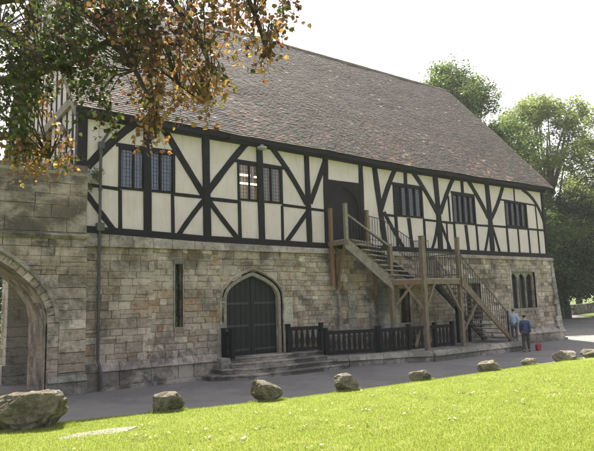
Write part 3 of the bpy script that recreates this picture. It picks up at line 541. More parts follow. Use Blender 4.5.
# dark rooms behind the upper windows
m=MB()
m.box(.3,3.9,4.3,23.6,4.0,8.1);m.box(.3,.3,4.3,23.6,3.9,4.4);m.box(.3,.3,8.0,23.6,3.9,8.1)
for x in(.3,4.2,8.4,11.3,15,19,23.5):m.box(x,.3,4.4,x+.1,3.9,8.0)
m.build('interior_room',M_inside,hall)
m=MB();m.box(4.35,2.6,4.45,8.35,2.7,7.95);m.box(4.32,.35,4.45,4.38,2.6,7.95);m.box(8.3,.35,4.45,8.36,2.6,7.95);m.box(4.4,.35,7.9,8.3,2.6,7.95)
m.build('interior_walls',m_plain('cream_interior',(.6,.5,.36),.9,.1,3,0),hall)
for (x,y,z,l) in ((6.15,1.5,7.16,.7),(6.45,1.5,6.84,.8),(6.95,1.6,7.16,.4)):
    m=MB();m.tube([(x-l/2+.0,y,z),(x+l/2,y,z)],.035,8)
    o=m.build('strip_light',M_tube);tag(o,'glowing ceiling strip light seen through the lit upper window','light','strip lights inside the hall')
# ---- upper door
ud=o_up[-1];m=MB()
p=archpts(ud);band(m,front,p,-.02,.07,-.1,.03,1)
for sg in(-1,1):   # spandrels and jambs
    zs=[4.55]+[5.95+.83*math.sin(PI/2*i/8) for i in range(9)]
    for a,b in zip(zs,zs[1:]):
        m.hexa([(9.88+sg*ud['hw'](a),-.015,a),(9.88+sg*.82,-.015,a),(9.88+sg*.82,.05,a),(9.88+sg*ud['hw'](a),.05,a)],[(9.88+sg*ud['hw'](b),-.015,b),(9.88+sg*.82,-.015,b),(9.88+sg*.82,.05,b),(9.88+sg*ud['hw'](b),.05,b)])
m.box(9.06,-.015,6.78,10.7,.05,6.9)
udf=m.build('upper_doorway',M_black,hall)
m=MB()
for k in range(7):m.box(9.12+k*.217,.1,4.5,9.12+k*.217+.208,.15,6.85)
m.box(9.1,.13,4.5,10.66,.17,6.85)
lf=m.build('door_leaf',M_dark,udf)
m=MB();m.tube([(10.4,.08,5.6),(10.4,.04,5.6),(10.4,.04,5.48),(10.4,.08,5.48)],.012,6);m.build('handle',M_iron,lf)
# ---- roof
YE=-.38;ZR=15.6;YR=6.3
def rp(x,t,lift=0):
    e=eave(x);y=YE+(YR-YE)*t
    z=e+(ZR-e)*t+.10*math.sin(PI*t)-.22*math.sin(PI*t)*math.sin(PI*min(max((x-XR0)/(XR1-XR0),0),1))*.35
    z+=.045*noise.noise(Vector((x*.35,t*4,1.3)))+.03*noise.noise(Vector((x*1.1,t*9,5)))
    if t>.999:z=ZR-.1*math.sin(PI*(x-XR0)/(XR1-XR0))*0
    return (x,y-lift*.75,z+lift*.66)
mb=MB();rows=86;wt=.185
TC=[(.092,.073,.065),(.083,.069,.062),(.10,.078,.068),(.115,.083,.071),(.073,.062,.056),(.095,.081,.073)]
for r in range(rows):
    t0=r/rows;t1=min(1,(r+1.12)/rows);n=int((XR1-XR0)/wt);off=(.5 if r%2 else 0)*wt
    for i in range(-1,n+1):
        xa=XR0+off+i*wt;xb=xa+wt-.006
        xa=max(xa,XR0+R.uniform(-.01,.01));xb=min(xb,XR1+R.uniform(-.01,.01))
        if xb-xa<.03:continue
        c=R.choice(TC);k=R.uniform(.82,1.14)
        mo=noise.noise(Vector((xa*.16,t0*2.2,9)))
        if t0<.33 and R.random()<.4-t0 and mo>-.3:c=(.175,.115,.095)
        if R.random()<.008:c=(.32,.27,.235)
        if mo>.12 and R.random()<.6:c=(.082,.072,.06)
        c=tuple(v*k for v in c)
        l0=.020+R.uniform(-.004,.006);ti=R.uniform(-.004,.004)
        a=rp(xa,t0,l0+ti);b=rp(xb,t0,l0-ti);d_=rp(xb,t1,.006);e_=rp(xa,t1,.006);a2=rp(xa,t0,l0+ti-.02);b2=rp(xb,t0,l0-ti-.02)
        mb.add([a,b,d_,e_,a2,b2],[(0,1,2,3),(4,5,1,0),(4,0,3),(5,2,1)],c)
roof=mb.build('tiled_roof',M_tile,hall,attr=True)
mb=MB();N=30
for i in range(N):
    xa=XR0+.02+(XR1-XR0-.04)*i/N;xb=XR0+.02+(XR1-XR0-.04)*(i+1)/N
    for j in range(20):mb.add([rp(xa,j/20,-.03),rp(xb,j/20,-.03),rp(xb,(j+1)/20,-.03),rp(xa,(j+1)/20,-.03)],[(0,1,2,3)],(.08,.07,.06))
    mb.add([(xa,YR,ZR),(xb,YR,ZR),(xb,YB+.35,8.0),(xa,YB+.35,8.0)],[(0,1,2,3)],(.14,.11,.09))
mb.build('roof_deck',M_tile,roof,attr=True)
mb=MB();x=XR0
while x<XR1-.1:
    x2=min(x+.34,XR1);k=R.uniform(.8,1.15);dz=R.uniform(-.008,.008);zz=ZR-.05+.0
    vs=[];pr=[(-.16,-.14),(-.12,.0),(-.06,.07),(0,.09),(.06,.07),(.12,0),(.16,-.14)]
    for xx in(x,x2-.01):vs+=[(xx,YR+a,zz+b+dz) for a,b in pr]
    mb.add(vs,[(j,j+1,j+8,j+7) for j in range(6)]+[tuple(range(7))],(.15*k,.115*k,.095*k));x=x2
mb.build('ridge_tiles',M_tile,roof,attr=True)
for xx,nm in((XR0+.02,M_grey),(XR1-.06,M_black)):
    m=MB();m.hexa([(xx,YE+.02,eave(xx)-.32),(xx+.05,YE+.02,eave(xx)-.32),(xx+.05,YR,ZR-.36),(xx,YR,ZR-.36)],[(xx,YE+.02,eave(xx)-.03),(xx+.05,YE+.02,eave(xx)-.03),(xx+.05,YR,ZR-.04),(xx,YR,ZR-.04)])
    m.hexa([(xx,YR,ZR-.36),(xx+.05,YR,ZR-.36),(xx+.05,YB+.3,7.75),(xx,YB+.3,7.75)],[(xx,YR,ZR-.04),(xx+.05,YR,ZR-.04),(xx+.05,YB+.3,8.0),(xx,YB+.3,8.0)])
    m.build('barge_board',nm,roof)
# ---- gables
for xg,s in((X0,-1),(X1-.25,1)):
    m=MB();m.add([(xg,.0,4.2),(xg,YB,4.2),(xg,YB,8.0),(xg,YR,ZR-.2),(xg,.0,8.05),],[(0,1,2,3,4)]);m.build('gable_wall',M_plaster,hall)
mb=MB();backing(mb,gable,K(.35),K(YB),0,4.3,[],-.08,1);mb.box(X0+.1,YB-.3,0,X1,YB,8.0);mb.box(X1-.3,0.1,0,X1,YB,4.2)
mb.build('rear_walls',M_mortar,hall)
mb=MB();blocks(mb,gable,K(.35),K(YB),.0,4.3,[],tonefn_gate,(.22,.32),(.3,.7),d=-.02);mb.build('side_stone_wall',M_stone,hall,attr=True)
rz=lambda y:(8.0+(ZR-8.0)*(y-0)/YR if y<YR else 8.0+(ZR-8.0)*(YB-y)/(YB-YR))-.25
y=.62
while y<YB:
    timber('stud',[(y,4.35),(y,min(rz(y),8.5))],.15,M_black,hall,gable,d1=.03)
    if rz(y)>8.95:timber('stud',[(y,8.7),(y,rz(y))],.14,M_black,hall,gable,d1=.03)
    y+=.72
m=MB();m.box(X0-.12,.15,8.45,X0+.02,YB-.4,8.74);m.build('tie_beam',M_grey,hall)
m=MB();m.box(X0-.05,.05,4.3,X0+.02,YB,4.52);m.build('sill_beam',M_black,hall)
timber('brace',[(2.4,8.45),(1.55,7.9),(1.0,7.3)],.14,M_weather,hall,gable,d1=.07)
# right corner stone buttress
mb=MB();z=0
while z<4.05:
    h=R.uniform(.25,.36);off=.30*(1-z/4.1)
    mb.box(23.85+R.uniform(0,.15),-.055-off*.5,z,24.12+off+R.uniform(-.01,.01),.25,z+h-.008,(lambda k:(.29*k,.28*k,.245*k))(R.uniform(.85,1.15)));z+=h
mb.build('corner_quoins',M_stone,hall,attr=True,bevel=.015)
# side buttress seen through the gateway
mb=MB();z=0
while z<3.1:
    h=R.uniform(.26,.36);b=.12 if z<.5 else 0
    mb.box(-1.4-b,3.65-b,z,-.2,4.15+b,z+h-.008,(lambda k:(.38*k,.36*k,.32*k))(R.uniform(.9,1.1)));z+=h
mb.hexa([(-1.45,3.6,z),(-.2,3.6,z),(-.2,4.2,z),(-1.45,4.2,z)],[(-.8,3.75,z+.7),(-.2,3.75,z+.9),(-.2,4.05,z+.9),(-.8,4.05,z+.7)],(.22,.21,.18))
mb.build('side_buttress',M_dress,hall,attr=True,bevel=.015)
# downpipe
m=MB();m.tube([(.82,-.32,7.96),(.7,-.3,7.8),(.4,-.14,7.2),(.37,-.13,7.0),(.37,-.13,.85),(.39,-.25,.7),(.42,-.3,.45),(.42,-.3,.05)],.045,10)
for z in(6.9,5.8,4.0,2.9,1.8):m.tube([(.37,-.13,z-.04),(.37,-.13,z+.04)],.062,10)
m.box(.27,-.24,4.55,.48,-.04,4.78);m.box(.3,-.21,7.02,.46,-.05,7.22)
m.build('downpipe',M_pipe,hall)
m=MB();m.tube([(5.93,-.3,7.86),(5.93,-.3,7.78)],.05,10);m.tube([(5.93,-.3,7.78),(5.93,-.3,7.72),(5.93,-.3,7.68)],[.17,.17,.1],14)
m.build('bulkhead_lamp',m_plain('lamp_grey',(.3,.3,.29),.5,.1),hall)
# ================================================================ gateway
gate=empty('stone_gateway',(-2.75,-.25,0),'weathered grey stone gateway wall with wide arch, left of the timbered hall','gateway')
def gchild(mb,n,m,**k):
    o=mb.build(n,m,None,**k);o.parent=gate;o.matrix_parent_inverse=Matrix.Translation(-gate.location);return o
ga=pointed(-2.75,1.72,0,1.95,3.92,2.1)
gtop=lambda x:lerpt(x,[(-7,6.2),(-2.3,6.33),(-1.2,6.42),(-.3,6.5),(0,6.42)])+.05*noise.noise(Vector((x*3,0,2)))
mb=MB();backing(mb,front,K(-7.2),K(-.03),0,6.2,[ga],.19,.12);backing(mb,front,K(-7.2),K(-.03),0,6.15,[ga],-2.2,.2)
mb.box(-.04,-.23,0,-.03,.0,6.15);mb.box(-7.2,-.24,6.1,-.03,2.2,6.2);mb.box(-7.2,-.2,0,-7.15,2.2,6.15)
gchild(mb,'wall_core',M_mortar)
mb=MB();sg=[pointed(-2.75,2.02,0,1.95,4.2,2.1)]
blocks(mb,front,K(-7.2),K(0),.0,4.3,sg,tonefn_gate,(.24,.36),(.3,.75),d=.25,jit=.01)
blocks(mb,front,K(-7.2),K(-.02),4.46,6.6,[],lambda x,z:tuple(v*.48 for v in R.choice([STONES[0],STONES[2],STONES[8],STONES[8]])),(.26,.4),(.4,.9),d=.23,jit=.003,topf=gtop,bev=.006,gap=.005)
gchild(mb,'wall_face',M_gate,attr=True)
mb=MB();pts=archpts(ga,16);reveal(mb,pts,.25,-2.2,lambda a,b:tuple(v*.9 for v in tonefn_gate(a,b)),nd=6)
gchild(mb,'arch_soffit',M_gate,attr=True)
mb=MB()
for a,b in zip(pts,pts[1:]):
    L=math.hypot(b[0]-a[0],b[1]-a[1]);m=max(1,round(L/.33))
    for i in range(m):
        p=[(a[0]+(b[0]-a[0])*q/m,a[1]+(b[1]-a[1])*q/m) for q in(i+.02,i+.98)]
        c=tonefn_gate(0,0);c=tuple(v*1.08 for v in c)
        band(mb,front,p,0,.3,.1,.26+R.uniform(-.006,.006),1,c)
gchild(mb,'arch_stones',M_gate,attr=True)
mb=MB();hp=[q for q in pts if q[1]>=1.9];band(mb,front,hp,.2,.31,.2,.34,1,(.27,.255,.21));gchild(mb,'hood_mould',M_gate,attr=True)
mb=MB();x=-7.2
while x<-.01:
    x2=min(x+R.uniform(.5,.9),.02);k=R.uniform(.8,1.05);c=(.20*k,.185*k,.14*k)
    mb.hexa([(x,-.28,4.26),(x2-.006,-.28,4.26),(x2-.006,-.1,4.26),(x,-.1,4.26)],[(x,-.36,4.36),(x2-.006,-.36,4.36),(x2-.006,-.1,4.47),(x,-.1,4.47)],c);x=x2
gchild(mb,'string_course',M_gate,attr=True)
mb=MB()
for (xa,xb) in((-7.2,-4.5),(-1.0,.03)):
    mb=MB();x=xa
    while x<xb-.01:
        x2=min(x+R.uniform(.5,.9),xb);k=R.uniform(.8,1.05);c=(.26*k,.25*k,.21*k)
        mb.hexa([(x,-.40,.36),(x2-.005,-.40,.36),(x2-.005,-.2,.36),(x,-.2,.36)],[(x,-.27,.52),(x2-.005,-.27,.52),(x2-.005,-.2,.52),(x,-.2,.52)],c)
        mb.box(x,-.36,0,x2-.005,-.2,.35,tuple(v*.8 for v in c));x=x2
    gchild(mb,'plinth',M_gate,attr=True,bevel=.01)
# plants growing on walls
def rleaf(mb,p,size,c,up=(0,0,1),n=1):
    a=Vector((R.gauss(0,1),R.gauss(0,1),R.gauss(0,.7))).normalized();b=a.orthogonal().normalized();b.rotate(Matrix.Rotation(R.uniform(0,6.3),3,a))
    s=size*R.uniform(.6,1.2);p=Vector(p)
    mb.add([p,p+a*s*.5+b*s*.3,p+a*s,p+a*s*.5-b*s*.3],[(0,1,2,3)],c)
GREEN=[(.06,.09,.02),(.09,.12,.03),(.05,.07,.02),(.12,.14,.04)]
def wall_plant(x,y,z,r,h,n,label,size=.07,stems=8):
    o=empty('wall_plant',(x,y,z),label,'plant','plants rooted in the walls')
    ms=MB();ml=MB()
    for i in range(stems):
        a=R.uniform(0,6.28);e=Vector((math.cos(a)*r,math.sin(a)*r*.5,h*R.uniform(.5,1)))
        pts=[Vector((0,0,-.02)),e*.5+Vector((0,0,h*.15)),e];ms.tube(pts,[.006,.004,.002],4)
        for k in range(n//stems):
            t=R.uniform(.2,1);q=e*t+Vector((R.gauss(0,.03),R.gauss(0,.03),R.gauss(0,.03)));rleaf(ml,q,size,R.choice(GREEN))
    a=ms.build('stem',M_bark);b=ml.build('leaves',M_leaf,attr=True);a.parent=o;b.parent=o
wall_plant(.28,-.2,6.0,.28,.45,220,'leafy fern sprouting beside the drainpipe on the plaster',.07)
wall_plant(.1,-.12,5.72,.2,.35,120,'small trailing plant below the fern by the drainpipe',.06)
wall_plant(-.35,0,6.45,.3,.42,200,'tuft of weeds on top of the gateway, nearest the hall',.07)
wall_plant(-.85,-.05,6.4,.3,.35,160,'tuft of weeds on the gateway top, second from the hall',.07)
wall_plant(-1.35,0,6.35,.25,.4,150,'tuft of weeds on the gateway top, third from the hall',.07)
wall_plant(-1.9,.1,6.3,.3,.5,170,'tall weeds on the gateway top behind the hanging leaves',.08)
# ================================================================ steps, terrace
st=empty('entrance_steps',(5.8,-.7,0),'four worn dark stone steps splaying out in front of the arched door','steps')
def schild(mb,n,m,root,**k):
    o=mb.build(n,m,None,**k);o.parent=root;o.matrix_parent_inverse=Matrix.Translation(-root.location);return o
def slab(mb,poly,z0,z1,c=None,ins=.0):
    n=len(poly);mb.add([(x,y,z0) for x,y in poly]+[(x,y,z1) for x,y in poly],[tuple(range(n))[::-1],tuple(range(n,2*n))]+[(i,(i+1)%n,n+(i+1)%n,n+i) for i in range(n)],c)
M_step=m_stone('step_stone',.35,.2)
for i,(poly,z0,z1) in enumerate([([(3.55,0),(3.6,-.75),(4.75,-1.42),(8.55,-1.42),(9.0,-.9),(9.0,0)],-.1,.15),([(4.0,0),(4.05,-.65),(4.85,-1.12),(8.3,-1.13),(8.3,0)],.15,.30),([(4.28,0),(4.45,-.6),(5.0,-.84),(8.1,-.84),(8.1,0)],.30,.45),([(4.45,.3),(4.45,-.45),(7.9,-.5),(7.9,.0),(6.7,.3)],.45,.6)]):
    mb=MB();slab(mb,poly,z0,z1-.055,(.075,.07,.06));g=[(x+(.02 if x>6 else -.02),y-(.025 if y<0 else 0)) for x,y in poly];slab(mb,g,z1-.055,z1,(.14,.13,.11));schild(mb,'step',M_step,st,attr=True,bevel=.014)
mb=MB();slab(mb,[(4.15,0),(4.15,-.42),(4.46,-.5),(4.46,0)],.1,.62,(.24,.23,.2));schild(mb,'side_block',M_step,st,attr=True,bevel=.02)
ter=empty('stone_terrace',(13.5,-1,0),'low stone terrace along the hall under the wooden staircase with a sloping pale kerb','terrace')
EDG=[(8.0,-.62),(8.95,-.98),(10.2,-1.42),(11.2,-1.72),(12.0,-2.22),(14.5,-2.16),(17.75,-2.2),(18.15,-1.9),(18.45,-.1)]
mb=MB()
slab(mb,EDG+[(8.0,-.0)],-.1,.385,(.17,.165,.15));schild(mb,'paving',M_dress,ter,attr=True)
mb=MB()
for a,b in zip(EDG,EDG[1:]):
    L=math.hypot(b[0]-a[0],b[1]-a[1]);m=max(1,round(L/.7));nx,ny=(b[1]-a[1])/L,-(b[0]-a[0])/L
    for i in range(m):
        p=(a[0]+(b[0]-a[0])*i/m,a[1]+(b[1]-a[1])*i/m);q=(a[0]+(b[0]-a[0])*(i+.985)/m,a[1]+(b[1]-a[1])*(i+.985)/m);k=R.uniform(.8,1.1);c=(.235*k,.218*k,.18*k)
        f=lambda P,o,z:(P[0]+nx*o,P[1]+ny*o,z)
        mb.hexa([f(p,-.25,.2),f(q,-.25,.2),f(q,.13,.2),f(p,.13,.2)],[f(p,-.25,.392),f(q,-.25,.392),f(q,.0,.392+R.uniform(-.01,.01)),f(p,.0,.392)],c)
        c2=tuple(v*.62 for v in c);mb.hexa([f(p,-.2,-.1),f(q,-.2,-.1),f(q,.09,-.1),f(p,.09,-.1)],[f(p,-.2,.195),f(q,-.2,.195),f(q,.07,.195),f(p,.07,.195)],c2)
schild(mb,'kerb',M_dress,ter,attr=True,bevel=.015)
# ================================================================ balustrade
def fence(name,pts,z,label,gapat=(),group='dark wooden balustrades by the door'):
    root=empty(name,(pts[0][0],pts[0][1],z),label,'balustrade',group)
    for (a,b,kind) in [(p,q,0) for p,q in zip(pts,pts[1:])]:
        A=Vector((a[0],a[1],z));B=Vector((b[0],b[1],z));L=(B-A).length;d=(B-A)/L;nrm=Vector((d.y,-d.x,0))
        m=MB();m.bar(A+Vector((0,0,.09)),B+Vector((0,0,.09)),.06,.1);schild(m,'bottom_rail',M_dark,root,bevel=.004)
        m=MB();m.bar(A+Vector((0,0,.80)),B+Vector((0,0,.80)),.09,.12);schild(m,'top_rail',M_dark,root,bevel=.006)
        n=max(2,round(L/.2));
        for i in range(n):
            c=A+d*(L*(i+.5)/n);m=MB();prof=[(.1,.055),(.22,.055),(.28,.085),(.45,.088),(.6,.07),(.68,.045),(.74,.06),(.78,.06)]
            vs=[]
            for (h,w) in prof:
                for sx,sy in((-1,-1),(1,-1),(1,1),(-1,1)):vs.append(c+d*(sx*w*.78)+nrm*(sy*.016)+Vector((0,0,h)))
            k=len(prof);m.add(vs,[(0,3,2,1),tuple(4*(k-1)+q for q in range(4))]+[(4*i_+j,4*i_+(j+1)%4,4*i_+4+(j+1)%4,4*i_+4+j) for i_ in range(k-1) for j in range(4)])
            schild(m,'baluster',M_dark,root)
    for p in pts:
        m=MB();P=Vector((p[0],p[1],z));m.bar(P,P+Vector((0,0,.94)),.13,.13,up=(1,0,0));m.bar(P+Vector((0,0,.94)),P+Vector((0,0,.97)),.16,.16,up=(1,0,0));schild(m,'post',M_dark,root,bevel=.01)
    return root
fence('wooden_balustrade',[(6.93,-.16),(8.12,-.5)],.6,'short dark balustrade from the door jamb along the top step')
fence('wooden_balustrade',[(8.38,-.42),(10.35,-1.02)],.39,'dark balustrade between the steps and the staircase')
fence('wooden_balustrade',[(10.42,-1.06),(11.9,-1.12),(13.35,-1.15),(14.35,-1.2)],.39,'dark balustrade running behind the staircase posts')
fence('wooden_balustrade',[(4.42,-.12),(4.5,-.52)],.58,'very short dark balustrade stub left of the arched door')
# ================================================================ staircase
sc=empty('outside_staircase',(11.5,-1.2,.39),'weathered wooden outside staircase with two flights and a landing climbing to the upper door','staircase')
ch=lambda m,n,mat,**k:schild(m,n,mat,sc,**k)
V=Vector
def piece(name,p,q,w,h,mat,up=(0,0,1),bev=.008,wob=0,**k):
    m=MB();m.bar(p,q,w,h,up=up,wob=wob);return ch(m,name,mat,bevel=bev,**k)
ZL1=4.58;ZL2=3.08
# newels
for p,zb,zt,w,mat in (((8.97,-.22),2.9,5.78,.13,M_orange),((9.07,-.98),4.35,5.86,.13,M_grey),((10.85,-.2),4.3,5.84,.12,M_orange),
    ((11.24,-1.0),.39,4.42,.15,M_weather),((11.98,-1.98),.39,4.66,.17,M_weather),((14.42,-1.68),.39,4.74,.15,M_weather)):
    piece('newel_post',(p[0],p[1],zb),(p[0],p[1],zt),w,w,mat,up=(1,0,0),wob=.004)
    m=MB();m.box(p[0]-w*.58,p[1]-w*.58,zt,p[0]+w*.58,p[1]+w*.58,zt+.035);ch(m,'newel_cap',mat,bevel=.01)
# top landing
m=MB();slab(m,[(9.0,-.05),(9.05,-1.0),(9.35,-.98),(10.95,-.3),(10.95,-.05)],ZL1-.05,ZL1);ch(m,'top_landing',M_tread)
piece('landing_beam',(8.97,-.02,ZL1-.13),(9.07,-1.08,ZL1-.13),.1,.16,M_weather)
piece('landing_beam',(9.07,-.98,ZL1-.13),(10.95,-.28,ZL1-.13),.06,.14,M_weather)
piece('bracket_strut',(9.05,-.9,ZL1-.2),(9.3,-.1,2.85),.09,.11,M_orange)
piece('bracket_post',(9.3,-.09,2.75),(9.3,-.09,4.35),.09,.1,M_orange,up=(1,0,0))
piece('bracket_strut',(11.3,-.85,3.55),(11.62,-.5,2.85),.08,.1,M_orange)
piece('bracket_post',(11.05,-.3,2.5),(11.05,-.3,3.75),.08,.1,M_orange,up=(1,0,0))
# upper flight: skewed treads
A0=V((9.2,-.98,ZL1));A1=V((11.28,-1.05,ZL2+.02));B0=V((10.95,-.22,ZL1));B1=V((13.25,-.3,ZL2+.02));NS=8
for i in range(1,NS):
    t=i/NS;a=A0.lerp(A1,t);b=B0.lerp(B1,t);d=(b-a).normalized();n=V((d.y,-d.x,0))
    z=ZL1-(ZL1-ZL2)*i/NS
    m=MB();m.hexa([(a.x,a.y,z-.045),(a.x+n.x*.22,a.y+n.y*.22,z-.045),(b.x+n.x*.22,b.y+n.y*.22,z-.045),(b.x,b.y,z-.045)],[(a.x,a.y,z),(a.x+n.x*.22,a.y+n.y*.22,z),(b.x+n.x*.22,b.y+n.y*.22,z),(b.x,b.y,z)])
    ch(m,'tread',M_tread,bevel=.006)
m=MB();a=A0+V((-.2,-.03,-.02));b=A1+V((.0,-.03,-.1))
m.hexa([(a.x,a.y,a.z-.33),(b.x,b.y,b.z-.36),(b.x,b.y+.06,b.z-.36),(a.x,a.y+.06,a.z-.33)],[(a.x,a.y,a.z+.1),(b.x,b.y,b.z+.16),(b.x,b.y+.06,b.z+.16),(a.x,a.y+.06,a.z+.1)]);ch(m,'stringer',M_grey,bevel=.008)
m=MB();a=B0;b=B1
m.hexa([(a.x,a.y,a.z-.3),(b.x,b.y,b.z-.2),(b.x,b.y+.05,b.z-.2),(a.x,a.y+.05,a.z-.3)],[(a.x,a.y,a.z+.03),(b.x,b.y,b.z+.1),(b.x,b.y+.05,b.z+.1),(a.x,a.y+.05,a.z+.03)]);ch(m,'stringer',M_dark)
piece('handrail',(9.1,-1.0,5.5),(11.24,-1.02,4.36),.06,.07,M_grey)
def ironrail(p,q,drop,n,name='iron_railing',r=.011):
    p=V(p);q=V(q);m=MB();m.tube([p,q],.018,6)
    m.tube([p-V((0,0,drop-.08)),q-V((0,0,drop-.08))],.011,6)
    for i in range(n+1):
        c=p.lerp(q,i/n);m.tube([c,c-V((0,0,drop))],r,5)
    return ch(m,name,M_iron)
ironrail((9.2,-1.0,5.42),(11.2,-1.03,4.28),.9,14)
ironrail((10.88,-.17,5.66),(11.72,-.17,5.56),1.0,6)
ironrail((11.72,-.17,5.56),(13.5,-.17,4.72),.95,12)
ironrail((13.5,-.17,4.74),(14.4,-.17,4.78),1.55,7)
ironrail((12.0,-1.96,4.1),(14.38,-1.68,4.12),.95,18)
ironrail((14.42,-.25,4.1),(14.42,-1.62,4.1),.95,9)
# landing
m=MB();slab(m,[(11.2,-1.08),(11.98,-2.05),(14.45,-1.76),(14.45,-.12),(13.1,-.12)],ZL2-.045,ZL2);ch(m,'landing_deck',M_tread)
piece('landing_beam',(11.2,-1.0,ZL2-.14),(12.0,-2.0,ZL2-.14),.1,.18,M_orange)
piece('landing_beam',(11.95,-2.0,ZL2-.14),(14.5,-1.7,ZL2-.14),.1,.18,M_weather)
piece('landing_beam',(14.42,-1.7,ZL2-.16),(14.42,-.1,ZL2-.16),.1,.18,M_weather)
piece('knee_brace',(11.34,-1.12,2.1),(11.72,-1.66,2.88),.09,.1,M_weather)
piece('knee_brace',(11.94,-1.93,1.95),(11.52,-1.42,2.88),.09,.1,M_weather)
piece('knee_brace',(12.04,-1.97,1.95),(12.62,-1.92,2.88),.09,.1,M_weather)
piece('knee_brace',(14.36,-1.7,1.75),(13.45,-1.82,2.88),.09,.1,M_weather)
piece('raking_strut',(14.44,-1.68,.9),(15.4,-1.75,2.15),.09,.1,M_weather)
piece('raking_strut',(12.1,-1.3,.5),(13.5,-.6,2.2),.1,.12,M_weather)
# lower flight
F0=V((14.42,-1.78,ZL2));F1=V((17.55,-1.9,.42));NL=13
for i in range(1,NL+1):
    t=i/(NL+.0);z=ZL2-(ZL2-.39)*i/(NL+1);x=14.42+(17.5-14.42)*(i-.5)/(NL+.5)
    m=MB();m.box(x-.12,-1.75,z-.04,x+.13,-.42,z);ch(m,'tread',M_tread,bevel=.006)
    if i%1==0:
        pass
for y,mat,w in((-1.80,M_weather,.07),(-.40,M_dark,.07)):
    m=MB();xa,xb=14.4,17.55
    m.hexa([(xa,y-w/2,ZL2-.32),(xb-.15,y-w/2,.39),(xb-.15,y+w/2,.39),(xa,y+w/2,ZL2-.32)],[(xa,y-w/2,ZL2+.06),(xb+.12,y-w/2,.42),(xb+.12,y+w/2,.42),(xa,y+w/2,ZL2+.06)]);ch(m,'stringer',mat,bevel=.008)
for y,mat,ex in((-1.80,M_iron,0),(-.40,M_iron,0)):
    ironrail((14.42,y,4.05),(17.3,y,1.62),.98,20,r=.013)
    piece('end_newel',(17.32,y,.39),(17.32,y,1.68),.07,.07,M_iron,up=(1,0,0))
piece('flight_post',(15.6,-.5,.39),(15.6,-.5,1.95),.12,.12,M_dark,up=(1,0,0))
piece('flight_post',(16.35,-.5,.39),(16.35,-.5,1.4),.1,.1,M_dark,up=(1,0,0))
# ================================================================ ground
def sheet(name,poly,z,mat,kind='structure'):
    mb=MB();mb.add([(x,y,z) for x,y in poly],[tuple(range(len(poly)))]);return mb.build(name,mat,kind=kind)
def EY(x):
    return lerpt(x,EDGE2)+.05*noise.noise(Vector((x*.8,0,3)))+.02*noise.noise(Vector((x*4,0,3)))
EDGE2=[(-40,-1.5),(-8,-3.6),(-3.7,-4.45),(-1.43,-4.75),(0,-5.1),(.9,-5.32),(3,-5.66),(5,-5.85),(8,-5.98),(12,-6.02),(15.5,-6.3),(24,-7.2),(50,-9)]
def bank(x,y):
    d=EY(x)-y
    z=.16*(1-math.exp(-max(d,0)/.12))+.042*max(d,0)
    if d>14:z=.16+.042*14+.01*(d-14)
    return z+.025*noise.noise(Vector((x*.7,y*.7,0)))*min(1,max(d,0))
sheet('ground',[(-300,-300),(500,-300),(500,500),(-300,500)],-.03,M_far)
sheet('road',[(-40,-16),(60,-16),(60,3.8),(52,13.3),(64,22),(90,36),(88,40),(60,23),(46,14.5),(38,9),(30.5,4.4),(26,2.2),(24,3),(24,-.0),(24,.3),(-.2,.3),(-.2,2),(-9,2),(-12,0),(-40,0)],0,M_road)
sheet('path',[(-9,.5),(-.2,.5),(-.2,9.5),(-9,8.5)],.006,M_paving)
mb=MB();xs=[-40+i*1.0 for i in range(34)]+[-6+i*.15 for i in range(200)]+[24+i*1.5 for i in range(24)];ds=[-.02,.03,.07,.12,.2,.3]+[.45+i*.2 for i in range(70)]+[15+i*2.5 for i in range(22)]
vs=[]
for x in xs:
    for d in ds:
        y=EY(x)-d;vs.append((x,y,bank(x,y) if d>0 else -.01))
m_=len(ds);mb.add(vs,[(i*m_+j,(i+1)*m_+j,(i+1)*m_+j+1,i*m_+j+1) for i in range(len(xs)-1) for j in range(m_-1)])
mb.build('lawn_bank',M_lawn,smooth=True,kind='structure')
# verge by the road beyond the hall
mb=MB();slab(mb,[(25.5,2.6),(30.5,4.5),(38,9.2),(46,14.6),(60,23.2),(88,41),(80,60),(30,60),(25.5,12)],-.02,.1);mb.build('verge',M_lawn,kind='structure')
# grass blades
rs=np.random.RandomState(3);N=340000
cam2=np.array(CAM_LOC[:2]);fw=np.array(CAM_F[:2]);fw/=np.linalg.norm(fw);rt=np.array([fw[1],-fw[0]])
dep=4.0+15*rs.rand(N)**1.25;lat=(rs.rand(N)*2-1)*.58
P=cam2+dep[:,None]*fw+(dep*lat)[:,None]*rt
ed=np.interp(P[:,0],[e[0] for e in EDGE2],[e[1] for e in EDGE2]);P=P[(ed-P[:,1])>.05]
BP=[(-2.38,-5.28,.78,.4),(.21,-5.52,.34,.22),(2.38,-5.85,.38,.26),(4.56,-6.0,.32,.24),(7.14,-6.05,.32,.22),(9.91,-6.15,.33,.22),(11.93,-6.17,.26,.2),(13.93,-6.25,.45,.3),(15.25,-6.45,.43,.26)]
ex=[]
for (bx,by,ba,bb) in BP:
    th=rs.rand(1400)*6.283;rr_=.85+.35*rs.rand(1400);c_,s_=math.cos(-.6),math.sin(-.6)
    u_=np.cos(th)*ba*rr_;v_=np.sin(th)*bb*rr_;ex.append(np.stack([bx+u_*c_-v_*s_,by+u_*s_+v_*c_],1))
ex=np.concatenate(ex);NE=len(ex);P=np.concatenate([P,ex])
N=len(P);Z=np.array([bank(float(a),float(b)) for a,b in P])
ang=rs.rand(N)*6.283;h=.016+.02*rs.rand(N);w=.003+.003*rs.rand(N);h[-NE:]*=1.9;le=(rs.rand(N,2)-.5)*.03
